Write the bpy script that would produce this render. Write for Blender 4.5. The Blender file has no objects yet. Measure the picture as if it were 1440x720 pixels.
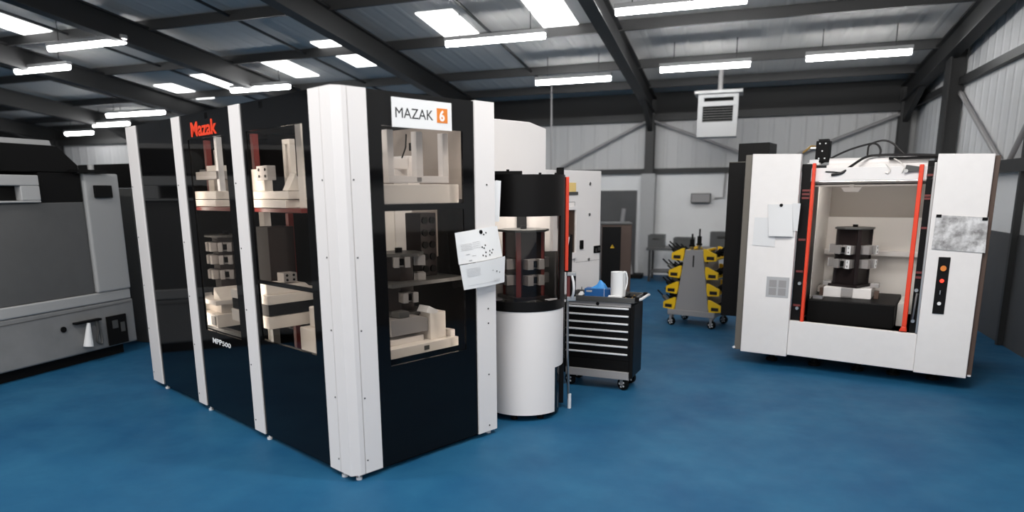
import bpy, bmesh, math, random
from mathutils import Vector, Matrix
random.seed(7)
SC = bpy.context.scene
COL = SC.collection
PI = math.pi
def R(d): return math.radians(d)

# ------------------------------------------------------------------ materials
def mat(name, col, rough=.5, metal=0, spec=.5, noise=None, bump=None, coat=0):
    m = bpy.data.materials.new(name); m.use_nodes = True
    nt = m.node_tree; b = nt.nodes['Principled BSDF']
    b.inputs['Base Color'].default_value = (*col, 1)
    b.inputs['Roughness'].default_value = rough
    b.inputs['Metallic'].default_value = metal
    b.inputs['Specular IOR Level'].default_value = spec
    b.inputs['Coat Weight'].default_value = coat
    if noise:
        sc, amt, col2 = noise
        tc = nt.nodes.new('ShaderNodeTexCoord'); n = nt.nodes.new('ShaderNodeTexNoise')
        n.inputs['Scale'].default_value = sc; n.inputs['Detail'].default_value = 5
        n.inputs['Roughness'].default_value = .6
        r = nt.nodes.new('ShaderNodeValToRGB')
        r.color_ramp.elements[0].position = .5-amt; r.color_ramp.elements[1].position = .5+amt
        r.color_ramp.elements[0].color = (*col, 1); r.color_ramp.elements[1].color = (*col2, 1)
        nt.links.new(tc.outputs['Object'], n.inputs['Vector'])
        nt.links.new(n.outputs['Fac'], r.inputs['Fac'])
        nt.links.new(r.outputs['Color'], b.inputs['Base Color'])
    return m

def emis(name, col, s):
    m = bpy.data.materials.new(name); m.use_nodes = True
    nt = m.node_tree; nt.nodes.clear()
    e = nt.nodes.new('ShaderNodeEmission'); o = nt.nodes.new('ShaderNodeOutputMaterial')
    e.inputs[0].default_value = (*col, 1); e.inputs[1].default_value = s
    nt.links.new(e.outputs[0], o.inputs[0]); return m

def pane(name, tint, refl=1.45):
    m = bpy.data.materials.new(name); m.use_nodes = True
    nt = m.node_tree; nt.nodes.clear()
    t = nt.nodes.new('ShaderNodeBsdfTransparent'); g = nt.nodes.new('ShaderNodeBsdfGlossy')
    f = nt.nodes.new('ShaderNodeFresnel'); x = nt.nodes.new('ShaderNodeMixShader')
    o = nt.nodes.new('ShaderNodeOutputMaterial')
    t.inputs[0].default_value = (*tint, 1); g.inputs['Roughness'].default_value = .03
    f.inputs[0].default_value = refl
    # mirror only at the outer side of the sheet
    ge = nt.nodes.new('ShaderNodeNewGeometry'); inv = nt.nodes.new('ShaderNodeMath'); inv.operation = 'SUBTRACT'; inv.inputs[0].default_value = 1
    mu = nt.nodes.new('ShaderNodeMath'); mu.operation = 'MULTIPLY'
    nt.links.new(ge.outputs['Backfacing'], inv.inputs[1]); nt.links.new(inv.outputs[0], mu.inputs[0]); nt.links.new(f.outputs[0], mu.inputs[1])
    nt.links.new(mu.outputs[0], x.inputs[0]); nt.links.new(t.outputs[0], x.inputs[1])
    nt.links.new(g.outputs[0], x.inputs[2]); nt.links.new(x.outputs[0], o.inputs[0])
    return m

def corrugated(name, col, pitch, axis, depth=.6, rough=.5):
    m = mat(name, col, rough); nt = m.node_tree; b = nt.nodes['Principled BSDF']
    tc = nt.nodes.new('ShaderNodeTexCoord'); w = nt.nodes.new('ShaderNodeTexWave')
    w.wave_type = 'BANDS'; w.bands_direction = axis; w.wave_profile = 'SIN'
    w.inputs['Scale'].default_value = 1/pitch*.314; w.inputs['Distortion'].default_value = 0
    r = nt.nodes.new('ShaderNodeValToRGB'); r.color_ramp.elements[0].position = .72; r.color_ramp.elements[1].position = .95
    bp = nt.nodes.new('ShaderNodeBump'); bp.inputs['Strength'].default_value = depth; bp.inputs['Distance'].default_value = .05
    nt.links.new(tc.outputs['Object'], w.inputs['Vector']); nt.links.new(w.outputs['Fac'], r.inputs['Fac'])
    nt.links.new(r.outputs['Color'], bp.inputs['Height']); nt.links.new(bp.outputs['Normal'], b.inputs['Normal'])
    return m

M = {}
M['white'] = mat('white_enamel', (.80, .765, .75), .38)
M['white2'] = mat('white_enamel_textured', (.78, .75, .735), .5, noise=(9, .3, (.82, .79, .775)))
M['cream'] = mat('cream_steel', (.80, .75, .69), .4)
M['black'] = mat('gloss_black_panel', (.004, .004, .0043), .06, spec=.24)
M['blackm'] = mat('matt_black', (.005, .0047, .0047), .55, spec=.12)
M['blacks'] = mat('satin_black', (.0055, .005, .005), .38, spec=.16)
M['dkred'] = mat('dark_red_steel', (.16, .025, .022), .35)
M['red'] = mat('red_orange_paint', (.80, .055, .018), .4)
M['steel'] = mat('steel', (.55, .54, .53), .3, 1)
M['chrome'] = mat('bright_aluminium', (.82, .82, .83), .3, .15)
M['grey'] = mat('grey_metal', (.30, .29, .29), .45)
M['dkgrey'] = mat('dark_grey_metal', (.07, .07, .068), .4)
M['vise'] = mat('vise_steel', (.36, .34, .33), .4, .3)
M['tomb'] = mat('blackened_steel', (.014, .009, .009), .4, spec=.35)
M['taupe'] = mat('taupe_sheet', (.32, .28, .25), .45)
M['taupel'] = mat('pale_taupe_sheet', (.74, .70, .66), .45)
M['smoked'] = pane('smoked_polycarbonate', (.86, .84, .82), 1.38)
M['clear'] = pane('clear_polycarbonate', (.86, .84, .82))
M['yellow'] = mat('yellow_plastic', (.86, .53, .008), .4)
M['blue'] = mat('blue_card', (.01, .10, .32), .5)
M['nitrile'] = mat('blue_nitrile', (.05, .30, .72), .5)
M['paper'] = mat('paper', (.80, .80, .80), .7)
M['paper2'] = mat('printed_drawing_paper', (.22, .21, .21), .7, noise=(9, .13, (.72, .71, .71)))
M['sheet'] = mat('thin_paper', (.70, .70, .705), .7)
M['print'] = mat('printed_page', (.80, .80, .80), .7, noise=(60, .03, (.80, .80, .80)))
M['ink'] = mat('black_ink', (.012, .012, .012), .6)
M['inkg'] = mat('grey_ink', (.42, .42, .43), .6)
M['orange'] = mat('orange_print', (.75, .22, .03), .5)
M['yel2'] = mat('pale_yellow_label', (.80, .58, .22), .5)
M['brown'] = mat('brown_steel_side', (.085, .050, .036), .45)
M['olive'] = mat('olive_grey_steel', (.14, .125, .105), .4)
M['wtext'] = mat('white_lettering', (.85, .85, .85), .5)
M['lmbody'] = mat('aged_machine_grey', (.19, .19, .19), .5, noise=(2.2, .3, (.25, .25, .25)))
M['lmlight'] = mat('machine_light_grey', (.38, .38, .38), .5)
M['lmdoor'] = mat('machine_door_grey', (.085, .085, .085), .5, noise=(3, .3, (.105, .105, .105)))
M['beam'] = mat('dark_steel_beam', (.022, .022, .022), .55)
M['purlin'] = mat('dark_steel_purlin', (.03, .03, .03), .55)
M['roof'] = corrugated('roof_sheet', (.60, .585, .56), .33, 'X', .25, .8)
M['wallu'] = corrugated('wall_cladding', (.52, .52, .52), .33, 'X', .35)
M['wallr'] = corrugated('wall_cladding_gable', (.72, .72, .72), .33, 'Y', .35)
M['wallw'] = mat('white_wall_lining', (.74, .74, .74), .6, noise=(1.2, .3, (.82, .82, .82)))
M['walld'] = mat('dark_wall_dado', (.055, .055, .057), .55, noise=(2, .3, (.075, .075, .075)))
M['wallk'] = mat('dark_wall_band', (.02, .02, .02), .7)
M['tube'] = emis('lamp_tube', (1, 1, 1), 42)
M['daylight'] = emis('daylight_sheet', (1, 1, 1), 4)
M['fillglow'] = emis('added_fill', (1, .93, .84), 14)  # glow of the fill tubes added inside the cabinet
M['fillglow2'] = emis('bright_added_fill', (1, .96, .90), 30)  # stronger glow for the added fill in the station and open machine
M['redlamp'] = emis('red_pilot_lamp', (1, .05, .03), 2.5)
M['blush'] = mat('black_cable', (.012, .010, .010), .45)
M['brass'] = mat('brass', (.6, .38, .12), .3, .8)

def floor_mat():
    m = mat('blue_painted_floor', (.008, .075, .17), .5, spec=.22); nt = m.node_tree; b = nt.nodes['Principled BSDF']
    tc = nt.nodes.new('ShaderNodeTexCoord')
    n = nt.nodes.new('ShaderNodeTexNoise'); n.inputs['Scale'].default_value = 1.3; n.inputs['Detail'].default_value = 7; n.inputs['Roughness'].default_value = .62
    r = nt.nodes.new('ShaderNodeValToRGB')
    r.color_ramp.elements[0].position = .32; r.color_ramp.elements[1].position = .72
    r.color_ramp.elements[0].color = (.0065, .072, .168, 1); r.color_ramp.elements[1].color = (.020, .118, .225, 1)
    n2 = nt.nodes.new('ShaderNodeTexNoise'); n2.inputs['Scale'].default_value = 5; n2.inputs['Detail'].default_value = 6
    r2 = nt.nodes.new('ShaderNodeValToRGB'); r2.color_ramp.elements[0].color = (.45, .45, .45, 1); r2.color_ramp.elements[1].color = (.7, .7, .7, 1)
    L = nt.links.new
    L(tc.outputs['Object'], n.inputs['Vector']); L(n.outputs['Fac'], r.inputs['Fac']); L(r.outputs['Color'], b.inputs['Base Color'])
    L(tc.outputs['Object'], n2.inputs['Vector']); L(n2.outputs['Fac'], r2.inputs['Fac']); L(r2.outputs['Color'], b.inputs['Roughness'])
    return m
M['floor'] = floor_mat()

# ------------------------------------------------------------------ mesh helpers
class MB:
    def __init__(s): s.bm = bmesh.new()
    def face_prism(s, lo, hi):
        n = len(lo)
        a = [s.bm.verts.new(p) for p in lo]; b = [s.bm.verts.new(p) for p in hi]
        s.bm.faces.new(a[::-1]); s.bm.faces.new(b)
        for i in range(n): s.bm.faces.new((a[i], a[(i+1) % n], b[(i+1) % n], b[i]))
        return s
    def box(s, x0, x1, y0, y1, z0, z1):
        return s.face_prism([(x0, y0, z0), (x1, y0, z0), (x1, y1, z0), (x0, y1, z0)],
                            [(x0, y0, z1), (x1, y0, z1), (x1, y1, z1), (x0, y1, z1)])
    def zprism(s, pts, z0, z1):
        return s.face_prism([(x, y, z0) for x, y in pts], [(x, y, z1) for x, y in pts])
    def yprism(s, pts, y0, y1):            # pts (x,z)
        return s.face_prism([(x, y0, z) for x, z in pts], [(x, y1, z) for x, z in pts])
    def xprism(s, pts, x0, x1):            # pts (y,z)
        return s.face_prism([(x0, y, z) for y, z in pts], [(x1, y, z) for y, z in pts])
    def cyl(s, p0, p1, r, seg=16, r2=None):
        p0 = Vector(p0); p1 = Vector(p1); r2 = r if r2 is None else r2
        d = (p1-p0).normalized(); u = d.orthogonal().normalized(); v = d.cross(u)
        ring = lambda p, q: [p+u*(q*math.cos(2*PI*i/seg))+v*(q*math.sin(2*PI*i/seg)) for i in range(seg)]
        return s.face_prism(ring(p0, r), ring(p1, r2))
    def tube(s, pts, r, seg=8):
        pts = [Vector(p) for p in pts]; rings = []
        u = None
        for i, p in enumerate(pts):
            d = (pts[min(i+1, len(pts)-1)]-pts[max(i-1, 0)]).normalized()
            if u is None: u = d.orthogonal().normalized()
            u = (u-d*u.dot(d)).normalized(); v = d.cross(u)
            rings.append([s.bm.verts.new(p+u*(r*math.cos(2*PI*k/seg))+v*(r*math.sin(2*PI*k/seg))) for k in range(seg)])
        for a, b in zip(rings, rings[1:]):
            for k in range(seg): s.bm.faces.new((a[k], a[(k+1) % seg], b[(k+1) % seg], b[k]))
        s.bm.faces.new(rings[0][::-1]); s.bm.faces.new(rings[-1]); return s
    def arc_shell(s, r0, r1, a0, a1, z0, z1, seg=40, top=None):
        """curved wall about the z axis between radii r0<r1; angles in degrees"""
        rr = []
        for i in range(seg+1):
            t = R(a0+(a1-a0)*i/seg); c, n = math.cos(t), math.sin(t)
            rr.append([s.bm.verts.new((q*c, q*n, z)) for q, z in ((r0, z0), (r1, z0), (r1, z1), (r0, z1))])
        for a, b in zip(rr, rr[1:]):
            for k in range(4): s.bm.faces.new((a[k], b[k], b[(k+1) % 4], a[(k+1) % 4]))
        s.bm.faces.new(rr[0]); s.bm.faces.new(rr[-1][::-1]); return s
    def sheet_hole(s, axis, c0, c1, a0, a1, z0, z1, holes):
        """flat plate (thickness c0..c1 along axis), with rectangular holes stacked by z: (h0,h1,hz0,hz1)"""
        def bx(p0, p1, q0, q1):
            if p1-p0 < 1e-5 or q1-q0 < 1e-5: return
            s.box(c0, c1, p0, p1, q0, q1) if axis == 'x' else s.box(p0, p1, c0, c1, q0, q1)
        z = z0
        for hz0, hz1 in sorted(set((h[2], h[3]) for h in holes)):
            bx(a0, a1, z, hz0); q = a0
            for h in sorted(h for h in holes if h[2] == hz0):
                bx(q, h[0], hz0, hz1); q = h[1]
            bx(q, a1, hz0, hz1); z = hz1
        bx(a0, a1, z, z1); return s
    def build(s, name, m, parent=None, bevel=0, smooth=False, loc=None):
        bmesh.ops.recalc_face_normals(s.bm, faces=s.bm.faces)
        me = bpy.data.meshes.new(name); s.bm.to_mesh(me); s.bm.free()
        me.materials.append(M[m] if isinstance(m, str) else m)
        if smooth:
            for p in me.polygons: p.use_smooth = True
        o = bpy.data.objects.new(name, me); COL.objects.link(o)
        if parent is not None: o.parent = parent
        if loc is not None: o.location = loc
        if bevel:
            b = o.modifiers.new('edge', 'BEVEL'); b.width = bevel; b.segments = 2; b.limit_method = 'ANGLE'; b.angle_limit = R(40)
        if smooth:
            w = o.modifiers.new('split', 'EDGE_SPLIT'); w.split_angle = R(40)
        return o

def box(name, m, parent, x0, x1, y0, y1, z0, z1, bevel=.003):
    return MB().box(x0, x1, y0, y1, z0, z1).build(name, m, parent, bevel)

def tag(o, label, cat, group=None):
    o['label'] = label; o['category'] = cat
    if group: o['group'] = group
    return o
def thing(name, label, cat, loc=(0, 0, 0), rz=0, group=None):
    o = bpy.data.objects.new(name, None); COL.objects.link(o); o.empty_display_size = .1
    o.location = loc; o.rotation_euler = (0, 0, rz); return tag(o, label, cat, group)
def struct(o): o['kind'] = 'structure'; return o
def kids(o): return [c for c in bpy.data.objects if c.parent == o]
def copy_tree(o, parent=None):
    c = o.copy(); COL.objects.link(c)
    if parent is not None: c.parent = parent
    for ch in kids(o): copy_tree(ch, c)
    return c

def text(name, s, size, m, parent, origin, xdir, ydir, sx=1, bold=0, depth=.0015, width=None):
    cu = bpy.data.curves.new(name, 'FONT'); cu.body = s; cu.size = size; cu.extrude = depth; cu.offset = bold
    t = bpy.data.objects.new(name, cu); COL.objects.link(t)
    bpy.context.view_layer.update()
    me = bpy.data.meshes.new_from_object(t.evaluated_get(bpy.context.evaluated_depsgraph_get()))
    bpy.data.objects.remove(t); bpy.data.curves.remove(cu)
    me.name = name; me.materials.clear(); me.materials.append(M[m])
    if width:
        xs = [v.co.x for v in me.vertices]; sx = width/(max(xs)-min(xs))
        me.transform(Matrix.Translation((-min(xs), 0, 0)))
    X = Vector(xdir).normalized(); Y = Vector(ydir).normalized(); Z = X.cross(Y)
    mt = Matrix(((X.x*sx, Y.x, Z.x, origin[0]), (X.y*sx, Y.y, Z.y, origin[1]), (X.z*sx, Y.z, Z.z, origin[2]), (0, 0, 0, 1)))
    me.transform(mt)
    o = bpy.data.objects.new(name, me); COL.objects.link(o); o.parent = parent; return o

# ------------------------------------------------------------------ camera
f, pitch, roll = 962.33, .20439, -.00933
fw = Vector((0, math.cos(pitch), -math.sin(pitch))); rt = Vector((1, 0, 0)); up = rt.cross(fw)
c, s = math.cos(roll), math.sin(roll)
rt2 = rt*c+up*s; up2 = up*c-rt*s
cam = bpy.data.cameras.new('camera'); co = bpy.data.objects.new('camera', cam); COL.objects.link(co)
cam.sensor_fit = 'HORIZONTAL'; cam.sensor_width = 36; cam.lens = 36*f/1440
cam.shift_x = (720-700.94)/1440; cam.shift_y = (470.19-360)/1440
co.matrix_world = Matrix(((rt2.x, up2.x, -fw.x, 0), (rt2.y, up2.y, -fw.y, 0), (rt2.z, up2.z, -fw.z, 2.0), (0, 0, 0, 1)))
cam.clip_end = 200
SC.camera = co
cam.dof.use_dof = True; cam.dof.focus_distance = 6.3; cam.dof.aperture_fstop = cam.lens/1000/.030

# ------------------------------------------------------------------ the hall (own axes: u to the right, v into the depth)
UA = R(70.5)
V = Vector((math.cos(UA), math.sin(UA), 0)); U = Vector((math.sin(UA), -math.cos(UA), 0))
HALL = UA-PI/2
def B(u, v, z=0): return U*u+V*v+Vector((0, 0, z))
def hall(o): o.rotation_euler = (0, 0, HALL); return struct(o)
UR, VB, UL, VF = 3.25, 17.0, -27.0, -9.0
SL = .105
def rz(v): return 4.25+(VB-v)*SL

hall(MB().box(UL-.3, 16, VF, VB+.3, -.12, 0).build('floor', 'floor'))
# back wall: dado band of white lining, cladding above, dark eave band
hall(MB().box(UL, UR+.2, VB, VB+.15, 0, 2.42).build('wall_back', 'wallw'))
hall(MB().box(UL, UR+.2, VB+.03, VB+.15, 2.42, 3.66).build('wall_back_upper', 'wallu'))
hall(MB().box(UL, UR+.2, VB+.02, VB+.15, 3.66, 4.35).build('wall_back_eave', 'wallk'))
hall(MB().box(-2.36-1.5, -2.36-.08, VB-.04, VB, 0, 2.02).build('door_1', 'walld'))
hall(MB().box(UL, UR, VB-.10, VB+.03, 2.40, 2.52).build('trim_1', 'beam'))
hall(MB().box(UL, UR, VB-.14, VB+.03, 3.60, 3.76).build('trim_2', 'beam'))
# gable wall at the right
hall(MB().box(UR+.02, UR+.2, 2.0, VB+.2, 0, 1.42).build('wall_right', 'walld'))
hall(MB().box(UR+.05, UR+.2, 2.0, VB+.2, 1.42, 2.25).build('wall_right_lining', 'wallw'))
m_ = MB(); m_.face_prism([B(0, 0)*0+Vector((UR+.06, 2.0, 2.25)), Vector((UR+.06, VB+.2, 2.25)), Vector((UR+.06, VB+.2, rz(VB+.2))), Vector((UR+.06, 2.0, rz(2.0)))],
              [Vector((UR+.2, 2.0, 2.25)), Vector((UR+.2, VB+.2, 2.25)), Vector((UR+.2, VB+.2, rz(VB+.2))), Vector((UR+.2, 2.0, rz(2.0)))])
hall(m_.build('wall_right_upper', 'wallr'))
hall(MB().box(UR-.06, UR+.06, 2.0, VB, 2.20, 2.36).build('trim_3', 'beam'))
hall(MB().box(UR-.04, UR+.06, 2.0, VB, 3.66, 3.78).build('trim_4', 'beam'))
hall(MB().box(UL, UL+.15, VF, VB, 0, 7).build('wall_left', 'wallw'))

# roof sheet, with daylight sheets set into it
TH = .05
sky = [(-4.60, -5.25, 10.9, 12.45), (-7.25, -7.85, 11.75, 13.4), (-9.05, -9.65, 12.3, 13.8), (-2.8, -3.4, 10.4, 12.2),
       (-13.0, -13.55, 13.6, 15.0), (-11.5, -12.0, 13.1, 14.6), (-12.2, -12.9, 8.6, 10.3), (-10.2, -10.9, 4.0, 6.5), (-5.2, -5.9, 2.0, 5.0), (.2, -.5, 1.5, 5.0)]
def slab(u0, u1, v0, v1, lo, hi, name, m):
    a = [(u0, v0, rz(v0)+lo), (u1, v0, rz(v0)+lo), (u1, v1, rz(v1)+lo), (u0, v1, rz(v1)+lo)]
    b = [(u0, v0, rz(v0)+hi), (u1, v0, rz(v0)+hi), (u1, v1, rz(v1)+hi), (u0, v1, rz(v1)+hi)]
    return hall(MB().face_prism(a, b).build(name, m))
slab(UL, UR+.3, -1.5, VB+.3, 0, TH, 'ceiling', 'roof')
for i, (u1, u0, v0, v1) in enumerate(sky):
    slab(u0, u1, v0, v1, -.02, .0, 'window_%d' % (i+1), 'daylight')
# rafters (I sections) and the posts under them
RAF = [-2.15, -6.35, -10.0, -13.45, -17.2, -21]
n = 5
for i, u in enumerate(RAF+[UR-.2]):
    v0, v1 = -1.5, VB
    mb = MB()
    for (w, lo, hi) in ((.10, -.52, -.49), (.03, -.49, -.16), (.10, -.16, -.13)):
        mb.face_prism([(u-w, v0, rz(v0)+lo), (u+w, v0, rz(v0)+lo), (u+w, v1, rz(v1)+lo), (u-w, v1, rz(v1)+lo)],
                      [(u-w, v0, rz(v0)+hi), (u+w, v0, rz(v0)+hi), (u+w, v1, rz(v1)+hi), (u-w, v1, rz(v1)+hi)])
    # haunch
    mb.face_prism([(u-.03, VB-1.5, rz(VB-1.5)-.52), (u+.03, VB-1.5, rz(VB-1.5)-.52), (u+.03, VB, rz(VB)-.52), (u-.03, VB, rz(VB)-.52)][:4] if 0 else
                  [(u-.05, VB-1.6, rz(VB-1.6)-.53), (u-.05, VB-.05, rz(VB)-.53), (u-.05, VB-.05, rz(VB)-1.0)],
                  [(u+.05, VB-1.6, rz(VB-1.6)-.53), (u+.05, VB-.05, rz(VB)-.53), (u+.05, VB-.05, rz(VB)-1.0)])
    hall(mb.build('trim_%d' % n, 'beam')); n += 1
    mb = MB(); mb.box(u-.10, u+.10, VB-.30, VB-.27, 2.4, rz(VB)-.2); mb.box(u-.03, u+.03, VB-.27, VB-.05, 2.4, rz(VB)-.2); mb.box(u-.10, u+.10, VB-.05, VB-.02, 2.4, rz(VB)-.2)
    hall(mb.build('trim_%d' % n, 'beam')); n += 1
    hall(MB().box(u-.16, u+.16, VB-.32, VB-.01, 0, 2.4).build('trim_%d' % n, 'lmlight')); n += 1
# posts on the gable wall
for v, w_ in ((13.7, .15), (10.35, .035), (7.2, .035)):
    mb = MB(); mb.box(UR-.22 if w_ > .1 else UR-.05, UR-.19 if w_ > .1 else UR-.02, v-w_, v+w_, 0, rz(v)-.2); mb.box(UR-.19 if w_ > .1 else UR-.02, UR+.03, v-.03, v+.03, 0, rz(v)-.2)
    hall(mb.build('trim_%d' % n, 'beam')); n += 1
# purlins
for v in (15.9, 14.35, 12.1, 10.0, 7.9, 5.8, 3.7, 1.6, -.5):
    z = rz(v)
    hall(MB().box(UL, UR, v-.035, v+.035, z-.17, z-.01).build('trim_%d' % n, 'purlin')); n += 1
# thin stay bars from purlin to purlin and wall bracing
def bar(p, q, r=.03, m='beam'):
    global n
    struct(MB().cyl(p, q, r, 10).build('trim_%d' % n, m)); n += 1
bar(B(-2.2, VB-.12, 3.62), B(-5.3, VB-.12, 2.1), .035, 'grey'); bar(B(-2.1, VB-.12, 3.6), B(.7, VB-.12, 2.5), .035, 'grey')
bar(B(UR-.1, VB-.12, 3.6), B(.4, VB-.12, 2.5), .035, 'grey')
bar(B(UR, 13.8, 3.6), B(UR, 11.2, 2.3), .035, 'grey'); bar(B(UR, 9.6, 3.6), B(UR, 11.0, 2.3), .035, 'grey')
for u in (-4.3, -8.2, -11.8, -15.3):
    for v0, v1 in ((15.9, 14.35), (14.35, 12.1), (12.1, 10.0), (10.0, 7.9)):
        bar(B(u, v0, rz(v0)-.09), B(u+.0, v1, rz(v1)-.09), .025)
for (u, v) in ((-4.1, 15.2),):
    bar(B(u, v, rz(v)-.1), B(u, v, .0), .02, 'grey')

# strip lights
def strip_light(u, v, z, L, label, tilt=0):
    t = thing('strip_light', label, 'light', B(u, v, z), HALL+tilt, 'fluorescent strip lights under the roof')
    MB().box(-L/2, L/2, -.06, .06, .035, .10).build('housing', 'lmlight', t, .006)
    MB().cyl((-L/2+.02, 0, .0), (L/2-.02, 0, .0), .048, 12).build('tube', 'tube', t, smooth=True)
    for x in (-L/2+.25, L/2-.25):
        MB().cyl((x, 0, .10), (x, 0, max(.2, rz(v)-z-.05)), .008, 6).build('hanger', 'beam', t)
    return t
strip_light(-3.25, 13.6, 4.10, 1.5, 'glowing strip light above the white tower of the machining centre')
strip_light(-.80, 13.3, 4.14, 1.56, 'glowing strip light just in front of the hanging heater')
strip_light(1.62, 13.2, 4.15, 1.58, 'glowing strip light above the open machine, by the gable wall')
strip_light(-3.9, 10.95, 4.38, 1.7, 'largest glowing strip light, over the numbered sign of the cabinet')
strip_light(-9.8, 12.7, 4.20, 1.5, 'glowing strip light close above the black cabinet top, behind its second bay')
strip_light(-10.8, 9.45, 4.54, 1.75, 'bright wide strip light above the gap beside the old grey machine')
strip_light(-13.1, 10.4, 4.44, 1.45, 'bright strip light above the old grey machine')
strip_light(-14.8, 14.15, 4.05, 1.9, 'dim strip light just over the end post of the cabinet')
strip_light(-16.7, 15.1, 3.95, 1.3, 'small distant strip light over the far end of the hall')
strip_light(-19.0, 16.0, 3.86, 1.1, 'smallest most distant strip light above the old machine')
strip_light(-1.0, 10.45, 4.5, 1.8, 'long strip light at the top edge, over the hanging heater side of the rafter')

# hanging heater
t = thing('unit_heater', 'pale grey unit heater hanging near the back wall beneath a pole', 'heater', B(-.58, 14.6, 3.02), HALL)
mb = MB(); mb.sheet_hole('y', -.2, -.17, -.37, .37, 0, .80, [(-.28, .28, .28, .57), (-.26, .28, .66, .73)])
mb.box(-.37, -.34, -.17, .25, 0, .8); mb.box(.34, .37, -.17, .25, 0, .8); mb.box(-.34, .34, -.17, .25, 0, .03); mb.box(-.34, .34, .22, .25, .03, .8)
mb.build('casing', 'lmlight', t, .004)
box('hood', 'lmlight', t, -.44, .44, -.26, .30, .80, .86, .01)
mb = MB()
for k in range(6): mb.box(-.28, .28, -.165, -.15, .29+k*.047, .30+k*.047)
mb.build('louvre', 'dkgrey', t)
box('burner', 'blackm', t, -.33, .33, -.10, -.07, .05, .78)
MB().cyl((.02, 0, .86), (.02, 0, rz(14.6)-3.05), .05, 12).build('flue_pipe', 'grey', t, smooth=True)

# ------------------------------------------------------------------ machine-tool details shared by several machines
def vise_block(parent, x, y, z, ang, w=.12, h=.085, d=.07, number=None):
    """one clamping vise sticking out of a fixture column; parts of the fixture"""
    ca, sa = math.cos(ang), math.sin(ang)
    o = MB()
    o.box(-w*.5, -w*.16, 0, d, -h/2, h/2); o.box(w*.16, w*.5, 0, d, -h/2, h/2); o.box(-w*.5, w*.5, -.005, d*.35, -h/2, h/2)
    v = o.build('vise', 'vise', parent, .003)
    v.location = (x, y, z); v.rotation_euler = (0, 0, ang)
    k = MB().box(-w*.15, w*.15, d*.3, d*.7, -h*.3, h*.3).build('jaw_slot', 'blackm', v)
    if number:
        p = MB().box(-w*.5-.002-.0, -w*.5+.04, d, d+.004, -h*.5, h*.5).build('number_tag', 'paper', v)
        for kk, zz in enumerate((h*.18, -h*.3)):
            text('numeral', number[kk], .028, 'ink', v, (-w*.5+.028, d+.0055, zz-.004), (-1, 0, 0), (0, 0, 1), 1, .001)
    return v

def tombstone(t, z0, height, r, rows, numbers=None, sides=6, base=True, plate=1.5, vw=.12, vh=.085, vd=.07, rot=0):
    """hexagonal fixture column with clamping vises; its parts go under t"""
    pts = [(r*math.cos(2*PI*k/sides+PI/sides+rot), r*math.sin(2*PI*k/sides+PI/sides+rot)) for k in range(sides)]
    MB().zprism(pts, z0+.03, z0+height-.02).build('column', 'tomb', t, .004)
    if base:
        p2 = [(1.35*x, 1.35*y) for x, y in pts]
        MB().zprism(p2, z0, z0+.03).build('base_flange', 'tomb', t, .004)
    p3 = [(plate*r*math.cos(2*PI*k/8+PI/8), plate*r*math.sin(2*PI*k/8+PI/8)) for k in range(8)]
    MB().zprism(p3, z0+height-.02, z0+height).build('top_plate', 'dkgrey', t, .003)
    MB().cyl((0, 0, z0+height), (0, 0, z0+height+.03), .028, 8).build('lifting_bolt', 'blackm', t)
    ap = r*math.cos(PI/sides)
    for row, zz in enumerate(rows):
        for k in range(sides):
            a = 2*PI*k/sides+rot
            vise_block(t, ap*math.cos(a), ap*math.sin(a), zz, a-PI/2, vw, vh, vd, number=(numbers[row] if numbers else None))

def pallet_base(t, w=.5, h=.11, m='cream'):
    MB().zprism([(-w/2+.05, -w/2), (w/2-.05, -w/2), (w/2, -w/2+.05), (w/2, w/2-.05), (w/2-.05, w/2), (-w/2+.05, w/2), (-w/2, w/2-.05), (-w/2, -w/2+.05)], 0, h).build('pallet_plate', m, t, .004)

# ------------------------------------------------------------------ pallet storage cabinet (local: x along the end face, y back along the long face)
AL = R(45.48)
OL = Vector((-1.026, 4.523, 0)); LX = Vector((math.cos(AL), math.sin(AL), 0)); LY = Vector((-math.sin(AL), math.cos(AL), 0))
def LW(x, y, z=0): return OL+LX*x+LY*y+Vector((0, 0, z))
cab = thing('pallet_storage_cabinet', 'tall black and white pallet storage cabinet with smoked windows and an orange numbered sign', 'machine', OL, AL)
ZB, ZT = .045, 2.675
def post(y0, y1, name='post'):
    p = MB().box(-.012, .035, y0, y1, ZB, ZT).build(name, 'white', cab, .004)
    for z in (2.09, 1.58, 1.08, .62, .14): MB().cyl((-.015, y1-.035, z), (-.011, y1-.035, z), .006, 8).build('screw', 'blackm', p)
    return p
post(3.53, 3.80); post(2.445, 2.615); post(1.285, 1.465)
# corner column of three folded plates
cp = MB().box(-.012, .03, .149, .285, ZB, ZT).build('corner_plate', 'white', cab)
for z in (2.09, 1.58, 1.08, .60, .14): MB().cyl((-.0145, .165, z), (-.011, .165, z), .006, 8).build('screw', 'blackm', cp)
MB().zprism([(-.012, .143), (-.012, .022), (.050, -.012), (.088, -.012), (.088, .028), (.06, .028), (.03, .044), (.03, .143)], ZB, ZT).build('corner_plate', 'white', cab)
cp = MB().box(.094, .24, -.012, .03, ZB, ZT).build('corner_plate', 'white', cab)
for z in (2.09, 1.58, 1.08, .60, .14): MB().cyl((.112, -.0145, z), (.112, -.011, z), .006, 8).build('screw', 'blackm', cp)
MB().zprism([(.02, .28), (.02, .05), (.06, .02), (.235, .02), (.235, .045), (.05, .06), (.05, .28)], ZB, ZT-.01).build('corner_backing', 'blackm', cab)
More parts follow.
